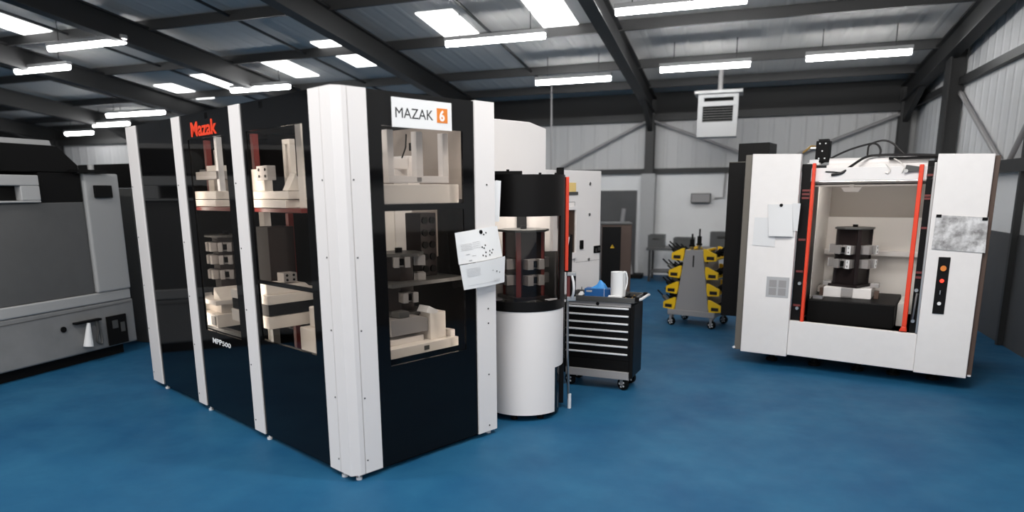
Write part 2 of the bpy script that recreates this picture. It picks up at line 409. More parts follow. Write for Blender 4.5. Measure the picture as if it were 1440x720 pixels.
# end column
ep = MB().zprism([(1.215, -.012), (1.425, -.012), (1.440, .003), (1.440, .16), (1.40, .16), (1.40, .03), (1.215, .03)], ZB-.005, ZT+.005).build('end_post', 'white', cab)
for z in (2.06, 1.08, .96, .53, .09): MB().cyl((1.335, -.0145, z), (1.335, -.011, z), .007, 8).build('screw', 'blackm', ep)
# black panels with smoked windows
def panel_left(y0, y1, holes):
    p = MB().sheet_hole('x', .0, .02, y0, y1, ZB, ZT, holes).build('side_panel', 'black', cab)
    for h0, h1, z0, z1 in holes:
        MB().box(.006, .012, h0+.0005, h1-.0005, z0+.0005, z1-.0005).build('window', 'smoked', p)
panel_left(2.615, 3.53, [])
panel_left(1.465, 2.445, [(1.60, 2.31, .80, 2.47)])
panel_left(.285, 1.285, [(.40, 1.22, .86, 1.315), (.40, 1.22, 1.345, 2.47)])
ef = MB().sheet_hole('y', .0, .02, .24, 1.215, ZB, ZT, [(.36, 1.10, .78, 1.88), (.36, 1.10, 1.925, 2.45)]).build('end_panel', 'black', cab)
for z0, z1 in ((.78, 1.88), (1.925, 2.45)):
    MB().box(.3605, 1.0995, .006, .012, z0+.0005, z1-.0005).build('window', 'smoked', ef)
# enclosure behind
box('end_wall', 'blacks', cab, .0, 1.44, 3.78, 3.81, ZB, ZT, 0)
MB().sheet_hole('x', 1.40, 1.43, .16, 3.78, ZB, ZT, []).build('rear_wall', 'blacks', cab)
MB().box(1.385, 1.398, .20, 2.2, 1.95, 2.55).build('inner_lining', 'taupe', cab)
for ya, yb, mm in ((1.24, 1.60, 'cream'), (.98, 1.23, 'taupel'), (.66, .97, 'taupe')):
    MB().box(1.372, 1.398, ya, yb, 1.46, 1.88).build('inner_partition', mm, cab, .003)
mb = MB()
for y in (.3, .96, 1.9, 2.9, 3.6): mb.box(.0, 1.43, y-.03, y+.03, ZT-.06, ZT-.01)
mb.build('roof_rib', 'blacks', cab)
# inside: rack rails on two levels, uprights, red bars, mast of the stacker
for z in (1.90, .80):
    for x in (.12, .62):
        box('rack_rail', 'dkred' if z > 1 else 'dkgrey', cab, x, x+.06, .70, 3.7, z-.035, z-.004)
for (x, y, z0, z1) in ((.62, 1.30, .08, 1.84), (.62, .86, .08, 1.84), (.62, 2.26, .08, 1.84)):
    box('rack_upright', 'cream', cab, x, x+.07, y, y+.10, z0, z1)
for (x, y) in ((.30, 1.72), (.30, 2.66)):
    box('red_upright', 'dkred', cab, x, x+.05, y, y+.05, 2.02, 2.50)
for (x, y) in ((.52, 1.62), (.52, 2.6)):
    box('red_upright', 'dkred', cab, x, x+.05, y, y+.05, .10, 1.84)
for (x, y) in ((.12, 1.3), (.12, 1.8), (.55, 1.3), (.55, 1.8)): box('pallet_stand', 'dkgrey', cab, x, x+.06, y-.03, y+.03, .797, .928, 0)
mast = box('stacker_mast', 'cream', cab, .16, .23, .70, .78, 1.90, 2.52)
box('stacker_mast', 'chrome', cab, .20, .25, 2.20, 2.25, 1.98, 2.50)
box('stacker_carriage', 'cream', cab, .30, .60, .92, 1.16, .50, .93, .01)
box('stacker_carriage', 'cream', cab, .36, .50, .98, 1.10, .931, 1.10, .01)
# added glowing fill tubes, hidden behind the posts to brighten the interior
for (x, y) in ((.06, 1.375), (.06, 2.53), (.10, .16), (1.30, .10), (.06, 3.62)):
    MB().cyl((x, y, .35), (x, y, 2.5), .014, 10).build('added_fill', 'fillglow', cab, smooth=True)
# levelling feet
for (x, y) in ((.02, 3.50), (.02, 2.42), (.02, 1.27), (.02, .15), (.06, .03), (1.38, .05), (1.38, 3.7)):
    ft = MB().cyl((x, y, 0), (x, y, .018), .022, 12).cyl((x, y, .018), (x, y, ZB), .008, 8).build('levelling_foot', 'chrome', cab, smooth=True)
for (x0, x1, y0, y1) in ((.05, .12, .05, 3.75), (1.33, 1.40, .05, 3.75), (.12, 1.33, .05, .12), (.12, 1.33, 3.68, 3.75)):
    MB().box(x0, x1, y0, y1, .012, ZB+.03).build('plinth_bar', 'blackm', cab)
# lettering and signs
text('maker_lettering', 'Mazak', .165, 'red', cab, (-.0005, 2.215, 2.490), (0, -1, 0), (0, 0, 1), 1, .0035, .004, width=.50)
text('model_lettering', 'MPP', .066, 'wtext', cab, (-.0005, 2.18, .695), (0, -1, 0), (0, 0, 1), 1, .0009, .002, width=.185)
text('model_lettering', '500', .058, 'wtext', cab, (-.0005, 1.985, .695), (0, -1, 0), (0, 0, 1), 1, 0, .002, width=.165)
sg = box('number_sign', 'paper', cab, .45, .99, -.006, .0, 2.445, 2.64, 0)
text('sign_lettering', 'MAZAK', .098, 'ink', sg, (.478, -.0062, 2.508), (1, 0, 0), (0, 0, 1), .94, 0, .0008, width=.335)
sq = box('orange_square', 'orange', sg, .848, .948, -.008, -.006, 2.495, 2.595, 0)
text('sign_numeral', '6', .100, 'wtext', sq, (.870, -.0082, 2.510), (1, 0, 0), (0, 0, 1), 1, .003, .0008)

# --- loaded pallets standing inside the cabinet
def pallet(label, x, y, z, a=0):
    return thing('machining_pallet', label, 'pallet', LW(x, y, z), AL+a, 'pallets inside the storage cabinet')
# upper, seen in the long-side window next to the corner
p = pallet('upper pallet with open cream frames, behind the long-side window next to the corner column', .40, 1.26, 1.90)
MB().box(-.29, .29, -.36, .36, 0, .06).build('pallet_plate', 'cream', p, .004)
MB().box(-.27, .27, -.38, .34, .065, .125).build('upper_beam', 'cream', p, .004)
MB().yprism([(-.25, .125), (-.18, .125), (-.18, .30), (-.25, .30)], .02, .34).build('block', 'cream', p, .004)
mb = MB(); mb.sheet_hole('x', .0, .05, -.36, -.12, .13, .52, [(-.31, -.17, .17, .48)]); mb.build('open_frame', 'cream', p, .003)
mb = MB(); mb.sheet_hole('x', .0, .05, .04, .16, .13, .54, [(.08, .12, .17, .50)]); mb.build('open_frame', 'cream', p, .003)
v = MB().box(-.29, -.22, -.12, .06, .21, .32).build('clamp', 'vise', p, .004)
mb = MB()
for yy in (-.08, .02):
    for zz in (.24, .29): mb.cyl((-.293, yy, zz), (-.288, yy, zz), .012, 8)
mb.build('bolt', 'blackm', v)
MB().yprism([(-.24, .13), (-.10, .13), (-.17, .26)], -.33, -.24).build('gusset', 'cream', p)
# upper, second window
p = pallet('upper pallet carrying a grey clamp, behind the long-side window under the red lettering', .40, 2.55, 1.90)
MB().box(-.26, .26, -.36, .34, 0, .06).build('pallet_plate', 'cream', p, .004)
MB().box(-.25, .25, -.36, .34, .065, .135).build('upper_beam', 'cream', p, .004)
MB().box(-.22, .12, -.34, .10, .24, .31).build('bed', 'vise', p, .004)
MB().box(-.10, .05, .0, .12, .135, .24).build('stem', 'cream', p, .004)
v = MB().box(-.29, -.20, .22, .34, .20, .30).build('clamp', 'cream', p, .004)
MB().cyl((-.293, .28, .25), (-.288, .28, .25), .02, 10).build('bolt', 'blackm', v)
MB().box(-.2, -.1, -.30, -.10, .31, .36).build('block', 'cream', p, .004)
MB().box(-.1, .0, .10, .30, .26, .34).build('block', 'dkgrey', p, .004)
MB().box(.0, .06, .12, .18, .34, .52).build('pin', 'cream', p, .003)
# end window, upper: pallet with a white window-shaped frame
p = pallet('upper pallet with a white frame like a small window, under the numbered sign', .80, .42, 1.925)
MB().box(-.37, .37, -.29, .29, 0, .14).build('pallet_plate', 'taupel', p, .006)
fr = MB().sheet_hole('y', -.29, -.23, -.30, .27, .15, .515, [(-.245, -.04, .20, .515), (.02, .215, .20, .515)]).build('white_frame', 'white', p, .003)
MB().box(-.04, 0, -.294, -.289, .16, .19).build('clip', 'grey', fr)
MB().box(-.22, .12, .0, .1, .26, .34).build('crossbar', 'white', p, .003)
MB().box(.10, .22, .0, .18, .14, .36).build('white_block', 'white', p, .004)
MB().box(-.16, -.12, .02, .08, .14, .26).build('stem', 'white', p, .003)
for x in (-.20, .16): MB().box(x, x+.05, -.02, .05, .40, .46).build('fitting', 'blackm', p, .003)
MB().tube([(-.22, .0, .34), (-.14, .0, .36), (-.06, 0, .44), (-.04, 0, .52)], .008).build('cable', 'blackm', p)
MB().tube([(.05, .0, .34), (.09, .0, .42), (.10, 0, .52)], .006).build('cable', 'blackm', p)
# lower pallets
p = pallet('lower pallet with a cream casting, behind the long-side window next to the corner column', .36, 1.56, .93)
MB().box(-.29, .29, -.34, .34, 0, .10).build('pallet_plate', 'cream', p, .004)
MB().box(-.28, .28, -.33, .33, .105, .195).build('lower_block', 'blackm', p, .004)
MB().box(-.29, .29, -.345, .32, .20, .275).build('upper_beam', 'cream', p, .004)
MB().yprism([(-.27, .275), (.16, .275), (.08, .345), (-.27, .36)], -.30, -.05).build('casting', 'cream', p, .004)
v = MB().box(-.12, .0, -.31, -.20, .362, .44).build('clamp', 'vise', p, .004)
mb = MB()
for xx in (-.09, -.03):
    for zz in (.382, .42): mb.cyl((xx, -.314, zz), (xx, -.309, zz), .011, 8)
mb.build('bolt', 'blackm', v)
tombs = MB().box(-.06, .18, .02, .26, .276, .80).build('column', 'tomb', p, .004)
p = pallet('lower pallet with a dark column of vises, behind the window over the white lettering', .40, 2.62, .80)
MB().box(-.30, .30, -.34, .32, 0, .12).box(-.22, .22, -.26, .24, .12, .205).build('pallet_plate', 'cream', p, .004)
MB().box(-.30, .30, -.34, .30, .207, .25).build('upper_beam', 'taupel', p, .004)
MB().xprism([(-.34, .25), (-.18, .25), (-.20, .36)], -.25, .0).build('gusset', 'cream', p, .004)
tombstone(p, .25, .58, .13, (.46, .60, .72))
MB().box(-.305, -.298, -.30, -.22, .02, .10).build('clip', 'dkgrey', p)
# pallet low in the end window
p = pallet('lower pallet with a vise and tray on cream blocks, behind the end-face window', .83, .46, .78)
MB().box(-.37, .33, -.30, .28, 0, .075).build('pallet_plate', 'cream', p, .004)
MB().box(-.03, .02, -.304, -.299, .02, .055).build('clip', 'dkgrey', p)
MB().box(-.33, .05, -.20, .20, .075, .12).build('tray', 'taupel', p, .004)
MB().yprism([(-.28, .15), (.08, .15), (.08, .25), (.0, .28), (-.28, .28)], -.22, .12).build('vise_body', 'vise', p, .004)
MB().box(-.20, -.10, -.22, -.12, .285, .33).build('jaw', 'dkgrey', p, .003)
MB().yprism([(.05, .30), (.15, .27), (.18, .30), (.08, .35)], -.24, -.12).build('handle', 'chrome', p, .003)
MB().box(.09, .25, -.24, -.10, .075, .29).build('cream_block', 'cream', p, .004)
MB().box(.28, .33, -.26, -.16, .075, .13).build('end_stop', 'taupel', p, .004)
# fixture column of the end window
p = thing('fixture_tower', 'dark fixture column under an octagonal plate, behind the end-face window', 'fixture', LW(.86, .52, 1.075), AL+.2)
MB().cyl((0, 0, .0), (0, 0, .44), .12, 6).build('column', 'tomb', p, .004)
MB().cyl((0, 0, .44), (0, 0, .465), .20, 8).build('top_plate', 'dkgrey', p, .003)
MB().cyl((0, 0, .465), (0, 0, .50), .03, 8).build('lifting_bolt', 'blackm', p)
for (z, a) in ((.40, -.75), (.26, -.75), (.40, -2.3), (.12, -2.0)):
    vise_block(p, .115*math.cos(a), .115*math.sin(a), z, a-PI/2, .13, .08, .09)
p = thing('stored_tool_block', 'tall dark studded block high behind the end-face window', 'fixture', LW(1.22, .63, 1.32), AL)
MB().box(-.12, .05, -.1, .1, 0, .52).build('body', 'tomb', p, .006)
mb = MB()
for k in range(5):
    for x in (-.08, .0): mb.cyl((x, -.115, .06+k*.1), (x, -.099, .06+k*.1), .03, 10)
mb.build('stud', 'blackm', p)
box('column_shelf', 'dkgrey', cab, .62, 1.38, .30, .76, 1.29, 1.319, 0)
box('column_shelf', 'dkgrey', cab, .62, 1.06, .34, .74, 1.05, 1.073, 0)

# booklet clipped to the end post, loose sheet on the post's edge
bk = thing('drawing_booklet', 'open white booklet of drawings pinned to the white end post of the black cabinet', 'paper', LW(1.24, -.012, 1.26), AL)
def curl_sheet(name, pts_bottom, pts_top, m, parent, thick=.003):
    mb = MB(); n = len(pts_bottom); f = []; b = []
    for (a, c_) in zip(pts_bottom, pts_top):
        f.append((mb.bm.verts.new(a), mb.bm.verts.new(c_))); b.append((mb.bm.verts.new((a[0], a[1]+thick, a[2])), mb.bm.verts.new((c_[0], c_[1]+thick, c_[2]))))
    for i in range(n-1):
        mb.bm.faces.new((f[i][0], f[i+1][0], f[i+1][1], f[i][1])); mb.bm.faces.new((b[i][0], b[i][1], b[i+1][1], b[i+1][0]))
        mb.bm.faces.new((f[i][0], b[i][0], b[i+1][0], f[i+1][0])); mb.bm.faces.new((f[i][1], f[i+1][1], b[i+1][1], b[i][1]))
    mb.bm.faces.new((f[0][0], f[0][1], b[0][1], b[0][0])); mb.bm.faces.new((f[-1][0], b[-1][0], b[-1][1], f[-1][1]))
    return mb.build(name, m, parent, smooth=True)
def cur(u): return -.012-.06*math.sin(PI*min(1, max(0, u)))*.35-.07*max(0, u-.75)*2
N = 12
up_b = [(-.245+.485*i/N, -.035-.025*math.sin(PI*i/N)+.01*(i/N), .205+.028*i/N) for i in range(N+1)]
up_t = [(-.275+.47*i/N, -.012-.018*(1-i/N), .445+.035*i/N) for i in range(N+1)]
lo_b = [(-.205+.445*i/N, -.045-.02*math.sin(PI*i/N), .012+.018*i/N-.004) for i in range(N+1)]
lo_t = [(-.248+.495*i/N, -.048-.025*math.sin(PI*i/N), .200+.036*i/N) for i in range(N+1)]
up_page = curl_sheet('page', up_b, up_t, 'paper', bk)
lo_page = curl_sheet('page', lo_b, lo_t, 'paper', bk)
def on_sheet(b, t, u, w):
    i = min(N-1, int(u*N)); q = u*N-i
    pb = Vector(b[i])*(1-q)+Vector(b[i+1])*q; pt = Vector(t[i])*(1-q)+Vector(t[i+1])*q
    return pb*(1-w)+pt*w
def marks(name, b, t, lst, m, parent):
    mb = MB()
    for (u0, u1, w0, w1) in lst:
        k = max(1, int((u1-u0)*N*2)); 
        for j in range(k):
            ua, ub = u0+(u1-u0)*j/k, u0+(u1-u0)*(j+1)/k
            q = [on_sheet(b, t, ua, w0), on_sheet(b, t, ub, w0), on_sheet(b, t, ub, w1), on_sheet(b, t, ua, w1)]
            mb.face_prism([(p.x, p.y-.0022, p.z) for p in q], [(p.x, p.y-.0012, p.z) for p in q])
    return mb.build(name, m, parent)
rn = random.Random(3)
marks('printed_text', up_b, up_t, [(.08, .30+.04*rn.random(), .60-.045*k, .607-.045*k) for k in range(5)]+[(.34, .5, .62-.06*k, .626-.06*k) for k in range(4)]
      + [(.2, .26, .06, .09), (.28, .36, .2, .215), (.16, .24, .27, .285)], 'inkg', up_page)
marks('printed_drawing', up_b, up_t, [(x, x+.025, w, w+.05) for x, w in ((.52, .40), (.56, .36), (.50, .14), (.56, .10), (.66, .12), (.72, .17), (.68, .24), (.76, .26), (.58, .22), (.62, .78), (.68, .82), (.6, .44))], 'ink', up_page)
marks('printed_text', lo_b, lo_t, [(.1, .38, .8-.06*k, .807-.06*k) for k in range(6)]+[(.7, .86, .10+.05*k, .106+.05*k) for k in range(3)]+[(.1, .8, .14, .146)], 'inkg', lo_page)
marks('printed_drawing', lo_b, lo_t, [(.76, .785, .48, .53), (.84, .86, .42, .46), (.66, .68, .56, .58)], 'ink', lo_page)
MB().cyl((0, -.03, .44), (0, .0, .44), .016, 12).build('magnet', 'blackm', bk)
ls = thing('loose_sheet', 'narrow white sheet standing off the edge of the end post above the booklet', 'paper', LW(1.442, .02, 1.77), AL)
curl_sheet('page', [(.002, .0, 0), (.03, -.004, 0), (.055, -.008, .0)], [(.002, .0, .32), (.03, -.01, .325), (.065, -.022, .32)], 'paper', ls)

# ------------------------------------------------------------------ curved loading station beside the cabinet
ST = Vector((.232, 6.15, 0))
st = thing('loading_station', 'half-round loading station, white below and glazed above, between the cabinet and the tool chest', 'machine', ST, 0)
r = .36
a0, a1 = 176, 372
MB().arc_shell(r-.02, r, 180, 318, .06, .99).build('curved_skirt', 'white', st, smooth=True)
MB().arc_shell(r-.02, r, 318, 366, .47, .99).build('curved_skirt', 'white', st, smooth=True)
MB().arc_shell(r-.05, r-.03, 316, 368, .03, .48).build('black_kick_panel', 'black', st, smooth=True)
MB().arc_shell(r-.02, r+.004, 180, 368, .99, 1.075).build('black_sill', 'blacks', st, smooth=True)
MB().arc_shell(r-.03, r+.004, 180, 368, 1.80, 2.145).build('black_hood', 'blacks', st, smooth=True)
MB().arc_shell(r-.012, r-.004, 192, 330, 1.075, 1.80).build('curved_window', 'clear', st, smooth=True)
MB().arc_shell(r-.02, r+.004, 330, 366, 1.075, 1.80).build('door_stile', 'blacks', st, smooth=True)
MB().arc_shell(r-.02, r+.004, 178, 196, 1.075, 1.80).build('door_stile', 'blacks', st, smooth=True)
box('hood_cap', 'blackm', st, -.35, -.02, -.28, .1, 2.145, 2.175, .004)
for (x, y) in ((-.14, -.2), (.13, -.25), (.27, -.17)):
    MB().cyl((x, y, 2.14), (x, y, 2.16 if x > 0 else 2.19), .012, 8).build('cap_screw', 'blackm', st)
MB().cyl((0, 0, .96), (0, 0, 1.0), r-.03, 32).build('turntable', 'dkgrey', st)
MB().cyl((0, 0, .04), (0, 0, .10), r-.06, 32).build('base_ring', 'blackm', st)
for a in (200, 250, 300): MB().cyl((.28*math.cos(R(a)), .28*math.sin(R(a)), 0), (.28*math.cos(R(a)), .28*math.sin(R(a)), .04), .03, 10).build('levelling_foot', 'blackm', st)
# back screen of the station
BX = math.cos(AL); 
bs = MB().box(-.34, .10, .36, .40, 1.0, 2.13).build('back_screen', 'white', st)
box('back_screen', 'white', st, .10, .26, .36, .40, 1.45, 2.13, 0)
box('back_screen', 'dkgrey', st, .10, .36, .36, .40, 1.0, 1.45, 0)
box('mullion', 'blackm', st, -.05, .04, .30, .345, 1.0, 2.13, .003)
MB().cyl((0, 0, 2.09), (0, 0, 2.13), r-.04, 32).build('ceiling_disc', 'taupe', st)
MB().cyl((0, -.1, 2.075), (0, -.1, 2.089), .20, 24).build('added_fill', 'fillglow2', st)  # added glowing disc, brightens the space behind the curved window
# red edge and handle post at the station's end
box('red_edge', 'red', st, .375, .405, .03, .08, 1.30, 2.13, .004)
box('end_frame', 'blacks', st, .335, .374, .04, .35, .05, 2.13, .003)
hp = MB().box(.395, .48, .05, .10, 1.02, 1.06).box(.395, .48, .05, .10, 1.25, 1.285).build('handle_bracket', 'steel', st, .004)
MB().box(.43, .48, .06, .10, 1.06, 1.25).build('handle_post', 'blacks', hp, .006)
MB().tube([(.442, .05, 1.25), (.452, .02, 1.2), (.455, .012, 1.14), (.452, .02, 1.09), (.442, .05, 1.05)], .012).build('handle_grip', 'chrome', hp, smooth=True)
box('red_edge', 'dkred', st, .398, .428, .06, .09, 1.06, 1.25, .003)
MB().tube([(.405, .06, 1.02), (.41, .06, .5), (.42, .04, .2), (.425, .04, .03)], .012).build('drain_hose', 'steel', st, smooth=True)
MB().cyl((.43, .04, 0), (.43, .04, .14), .018, 12).build('drain_foot', 'chrome', st)
MB().cyl((.41, .09, 1.28), (.44, .12, 1.62), .035, 10, .012).build('black_lever', 'blackm', st)
# fixture standing on its turntable
p = thing('vise_tower', 'dark red-brown tower of grey vises inside the curved loading station', 'fixture', ST+Vector((-.0, .02, 1.0)), .5)
MB().cyl((0, 0, 0), (0, 0, .06), .2, 8).build('pallet_plate', 'dkgrey', p, .003)
tombstone(p, .06, .62, .185, (.24, .38), sides=4, plate=1.25, vw=.17, vh=.09, vd=.09)
for a in (0.0, PI/2, PI, 3*PI/2):
    MB().box(-.022, .022, .165, .190, .06, .66).build('corner_bar', 'dkred', p, .003).rotation_euler = (0, 0, a+PI/4)
MB().box(-.11, -.05, -.24, -.18, .0, .05).build('clamp', 'vise', p, .003)

# ------------------------------------------------------------------ machining centre behind: tall white tower and side cabinet
mc = thing('machining_centre', 'white machining centre behind the black cabinet, stepped tower and cabinet with small window', 'machine', LW(1.46, .9, 0), AL)
MB().yprism([(.02, .3), (1.63, .3), (1.63, 2.64), (1.38, 2.69), (.02, 2.69)], -.02, 1.6).build('tower', 'white', mc, .01)
box('column_base', 'blackm', mc, .1, 1.5, .1, 1.5, 0, .3, 0)
sd = MB().box(1.64, 2.77, .10, 2.2, .10, 2.235).build('side_cabinet', 'white', mc, .008)
mb = MB(); mb.box(1.66, 2.27, .097, .1005, 1.885, 1.890); mb.box(2.27, 2.275, .097, .1005, 1.2, 1.890); mb.box(2.30, 2.77, .097, .1005, 1.2, 1.204)
mb.build('panel_seam', 'grey', sd)
wf = MB().sheet_hole('y', .07, .10, 1.86, 2.29, 1.25, 1.84, [(2.05, 2.265, 1.32, 1.80)]).build('window_frame', 'white', sd, .003)
MB().box(2.05, 2.265, .09, .097, 1.32, 1.80).build('pane', 'smoked', wf)
MB().box(2.06, 2.19, .075, .089, 1.33, 1.50).build('notice', 'paper', wf)
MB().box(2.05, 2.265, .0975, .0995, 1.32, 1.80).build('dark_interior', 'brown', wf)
MB().box(2.07, 2.285, .094, .10, 2.0, 2.10).build('yellow_label', 'yel2', sd)
MB().box(2.12, 2.32, .088, .10, 1.965, 2.00).build('slot_handle', 'dkgrey', sd, .003)
MB().box(2.37, 2.425, .08, .10, 1.35, 1.45).build('turn_handle', 'blackm', sd, .004)
lt = MB().box(2.64, 2.765, .085, .10, 1.285, 1.37).build('latch', 'blackm', sd, .004)
MB().box(2.66, 2.69, .082, .086, 1.30, 1.34).box(2.71, 2.75, .082, .086, 1.31, 1.35).build('latch_plate', 'steel', lt)
for z in (1.74, 2.09, 1.22): MB().cyl((2.545, .09, z), (2.545, .10, z), .018, 10).build('lock', 'steel', sd)
box('vent_post', 'blacks', mc, 1.93, 1.98, .02, .09, 1.6, 2.26, .004)
box('plinth', 'blackm', mc, 1.64, 2.72, .15, 2.1, 0, .10, 0)

# ------------------------------------------------------------------ black electrical cubicle beyond it
eb = thing('electrical_cubicle', 'black electrical cubicle with yellow warning triangle, behind the tool chest', 'cabinet', (1.51, 10.0, 0), R(-6))
box('body', 'brown', eb, 0, .43, .02, .62, .06, 1.53, .006)
dr = MB().box(.01, .275, -.005, .018, .09, 1.50).build('cubicle_door', 'blacks', eb, .004)
wt = MB().yprism([(.125, 1.195), (.185, 1.195), (.155, 1.25)], -.010, -.006).build('warning_sign', 'yellow', dr)
MB().yprism([(.153, 1.21), (.157, 1.21), (.161, 1.225), (.155, 1.24), (.150, 1.222)], -.012, -.0105).build('bolt_symbol', 'ink', wt)
box('top_cap', 'dkgrey', eb, -.01, .44, 0, .63, 1.53, 1.55, .004)
box('plinth', 'blackm', eb, .02, .41, .04, .60, 0, .06, 0)

# ------------------------------------------------------------------ tool chest on casters
CA = R(-25)
tc = thing('tool_chest', 'black seven-drawer tool chest on casters with bright drawer edges', 'tool chest', (.735, 6.97, 0), CA)
MB().box(-.05, .67, .02, .40, .14, .885).build('body', 'blacks', tc, .008)
box('corner_trim', 'blackm', tc, -.055, -.04, -.0, .03, .14, .885, .003)
box('corner_trim', 'blackm', tc, .64, .675, -.0, .03, .14, .885, .003)
box('front_rail', 'grey', tc, -.04, .64, .0, .02, .866, .915, .004)
MB().cyl((.30, -.004, .89), (.30, .0, .89), .018, 12).build('lock', 'blackm', tc)
zs = [.854, .777, .698, .622, .544, .465, .386]
for i, z in enumerate(zs):
    d = MB().box(-.038, .638, .0, .022, z-.066, z+.008).build('drawer', 'blacks', tc, .003)
    MB().yprism([(-.032, z-.010), (.622, z-.010), (.622, z+.008), (-.032, z+.008)], -.016, -.001).build('drawer_edge', 'chrome', d, .004)
box('lower_panel', 'blackm', tc, -.038, .638, .004, .022, .205, .318, .003)
box('bottom_panel', 'grey', tc, -.03, .64, -.012, .02, .122, .203, .004)
# top tray with raised rim and dividers
mb = MB(); mb.box(-.06, .68, -.02, .42, .915, .925)
mb.box(-.06, .68, -.02, -.005, .925, .965); mb.box(-.06, .68, .405, .42, .925, .965); mb.box(-.06, -.045, -.005, .405, .925, .965); mb.box(.665, .68, -.005, .405, .925, .965)
mb.build('top_tray', 'dkgrey', tc, .003)
mb = MB(); mb.box(.10, .11, -.005, .405, .925, .95); mb.box(.52, .53, -.005, .405, .925, .95); mb.box(.53, .665, .24, .25, .925, .95)
mb.build('tray_divider', 'blackm', tc)
MB().tube([(.68, .02, .945), (.72, .02, .95), (.738, .04, .955), (.74, .25, .96), (.738, .36, .955), (.72, .38, .95), (.68, .38, .945)], .014).build('push_handle', 'chrome', tc, smooth=True)
box('handle_socket', 'blackm', tc, .675, .72, -.0, .04, .93, .975, .005); box('handle_socket', 'blackm', tc, .675, .72, .36, .40, .93, .975, .005)
def caster(parent, x, y, rr=.062, zt=.14, m='blackm'):
    cs = MB().box(x-.04, x+.04, y-.04, y+.04, zt-.01, zt).box(x-.03, x-.026, y-.02, y+.02, rr-.01, zt-.01).box(x+.026, x+.03, y-.02, y+.02, rr-.01, zt-.01).build('caster', 'grey', parent)
    w_ = MB().cyl((x-.02, y, rr), (x+.02, y, rr), rr, 24).build('wheel', m, cs, smooth=True)
    mb = MB()
    for k in range(5):
        a = 2*PI*k/5; mb.cyl((x-.024, y+.5*rr*math.cos(a), rr+.5*rr*math.sin(a)), (x+.024, y+.5*rr*math.cos(a), rr+.5*rr*math.sin(a)), .011, 8)
    mb.cyl((x-.026, y, rr), (x+.026, y, rr), .012, 10)
    mb.build('hub', 'chrome', cs)
    return cs
for x in (.0, .57):
    for y in (.06, .34):
        q = caster(tc, 0, 0); q.location = (x, y, 0); q.rotation_euler = (0, 0, R(60 if y < .2 else 75))
def CW(x, y, z=0):
    y *= .9
    ca, sa = math.cos(CA), math.sin(CA); return Vector((.735+x*ca-y*sa, 6.97+x*sa+y*ca, z))
# on the tray
gb = thing('glove_box', 'blue cardboard box with blue gloves pulled out of its top, on the tool chest', 'box', CW(.11, .17, .926), CA+R(4))
MB().sheet_hole('y', 0, .13, 0, .27, 0, .09, []).build('carton', 'blue', gb, .002)
MB().box(.205, .208, -.002, .13, .0, .0905).build('white_line', 'paper', gb)
MB().box(.02, .08, -.002, -.0005, .055, .075).build('printed_mark', 'inkg', gb)
mb = MB(); rn = random.Random(5)
g = [[None]*9 for _ in range(7)]
for i in range(7):
    for j in range(9):
        x = .05+.17*j/8; y = .03+.07*i/6
        h = .09+.06*math.exp(-((j-5)/2.2)**2)*math.exp(-((i-3)/2.2)**2)*(1+.5*rn.random())+.012*rn.random()
        if i in (0, 6) or j in (0, 8): h = .089
        g[i][j] = mb.bm.verts.new((x+.008*rn.random(), y+.006*rn.random(), h))
for i in range(6):
    for j in range(8): mb.bm.faces.new((g[i][j], g[i][j+1], g[i+1][j+1], g[i+1][j]))
mb.build('glove', 'nitrile', gb, smooth=True)
rl = thing('paper_roll', 'tall white paper towel roll with a loose end, standing on the tool chest', 'roll', CW(.47, .14, .926), CA)
mb = MB(); mb.arc_shell(.025, .072, 0, 359.9, .03, .28, 40); mb.build('roll', 'paper', rl, smooth=True)
mb = MB(); sp = []
for k in range(14):
    a = R(-60+k*9); sp.append((.074*math.cos(a)+.0005, .074*math.sin(a)))
prev = None
lo = []; hi = []
for k in range(12):
    q = k/11; lo.append((.074+.025*math.sin(PI*q)*1.1-.03*q*q, -.02+.02*q, .02+.24*(1-q)*.0+.02)); hi.append(lo[-1])
MB().xprism([(-.05, .28), (.03, .285), (.035, .10), (.0, .03), (-.05, .04)], .073, .0765).build('loose_end', 'paper', rl)
MB().tube([(.06, .0, .285), (.085, .0, .27), (.096, .0, .22), (.094, .0, .16), (.08, -.01, .10)], .007).build('loose_end', 'paper', rl, smooth=True)
MB().cyl((0, 0, .0), (0, 0, .03), .06, 24).build('core_foot', 'paper', rl)
cl = thing('white_clamp', 'small white plastic clamp lying in front of the paper roll', 'clamp', CW(.40, .045, .926), CA)
MB().cyl((0, 0, .018), (.0, -.03, .018), .018, 12).build('knob', 'paper', cl)
MB().box(.0, .14, -.012, .012, .02, .05).build('body', 'paper', cl, .005)
MB().box(.02, .04, -.02, .02, .0, .03).box(.10, .12, -.02, .02, .0, .03).build('jaw', 'paper', cl, .004)
fn = thing('funnel', 'small white funnel with a dark spout in the tray corner', 'funnel', CW(.03, .34, .926), CA)
MB().cyl((0, 0, 0), (0, 0, .035), .038, 20, .012).build('cone', 'paper', fn, smooth=True); MB().cyl((0, 0, .035), (0, 0, .085), .007, 10, .004).build('spout', 'dkgrey', fn)
wr = thing('wrench', 'bright steel wrench lying beside the glove box', 'tool', CW(.06, .10, .926), CA+R(52))
MB().box(-.07, .10, -.008, .008, .0, .012).build('shank', 'steel', wr, .003)
MB().box(.10, .15, -.02, -.008, .0, .014).box(.10, .15, .008, .02, .0, .014).box(.09, .11, -.02, .02, .0, .014).build('jaw', 'steel', wr, .003)
pl = thing('pliers', 'steel pliers lying at the front corner of the chest tray', 'tool', CW(-.015, .06, .926), CA+R(20))
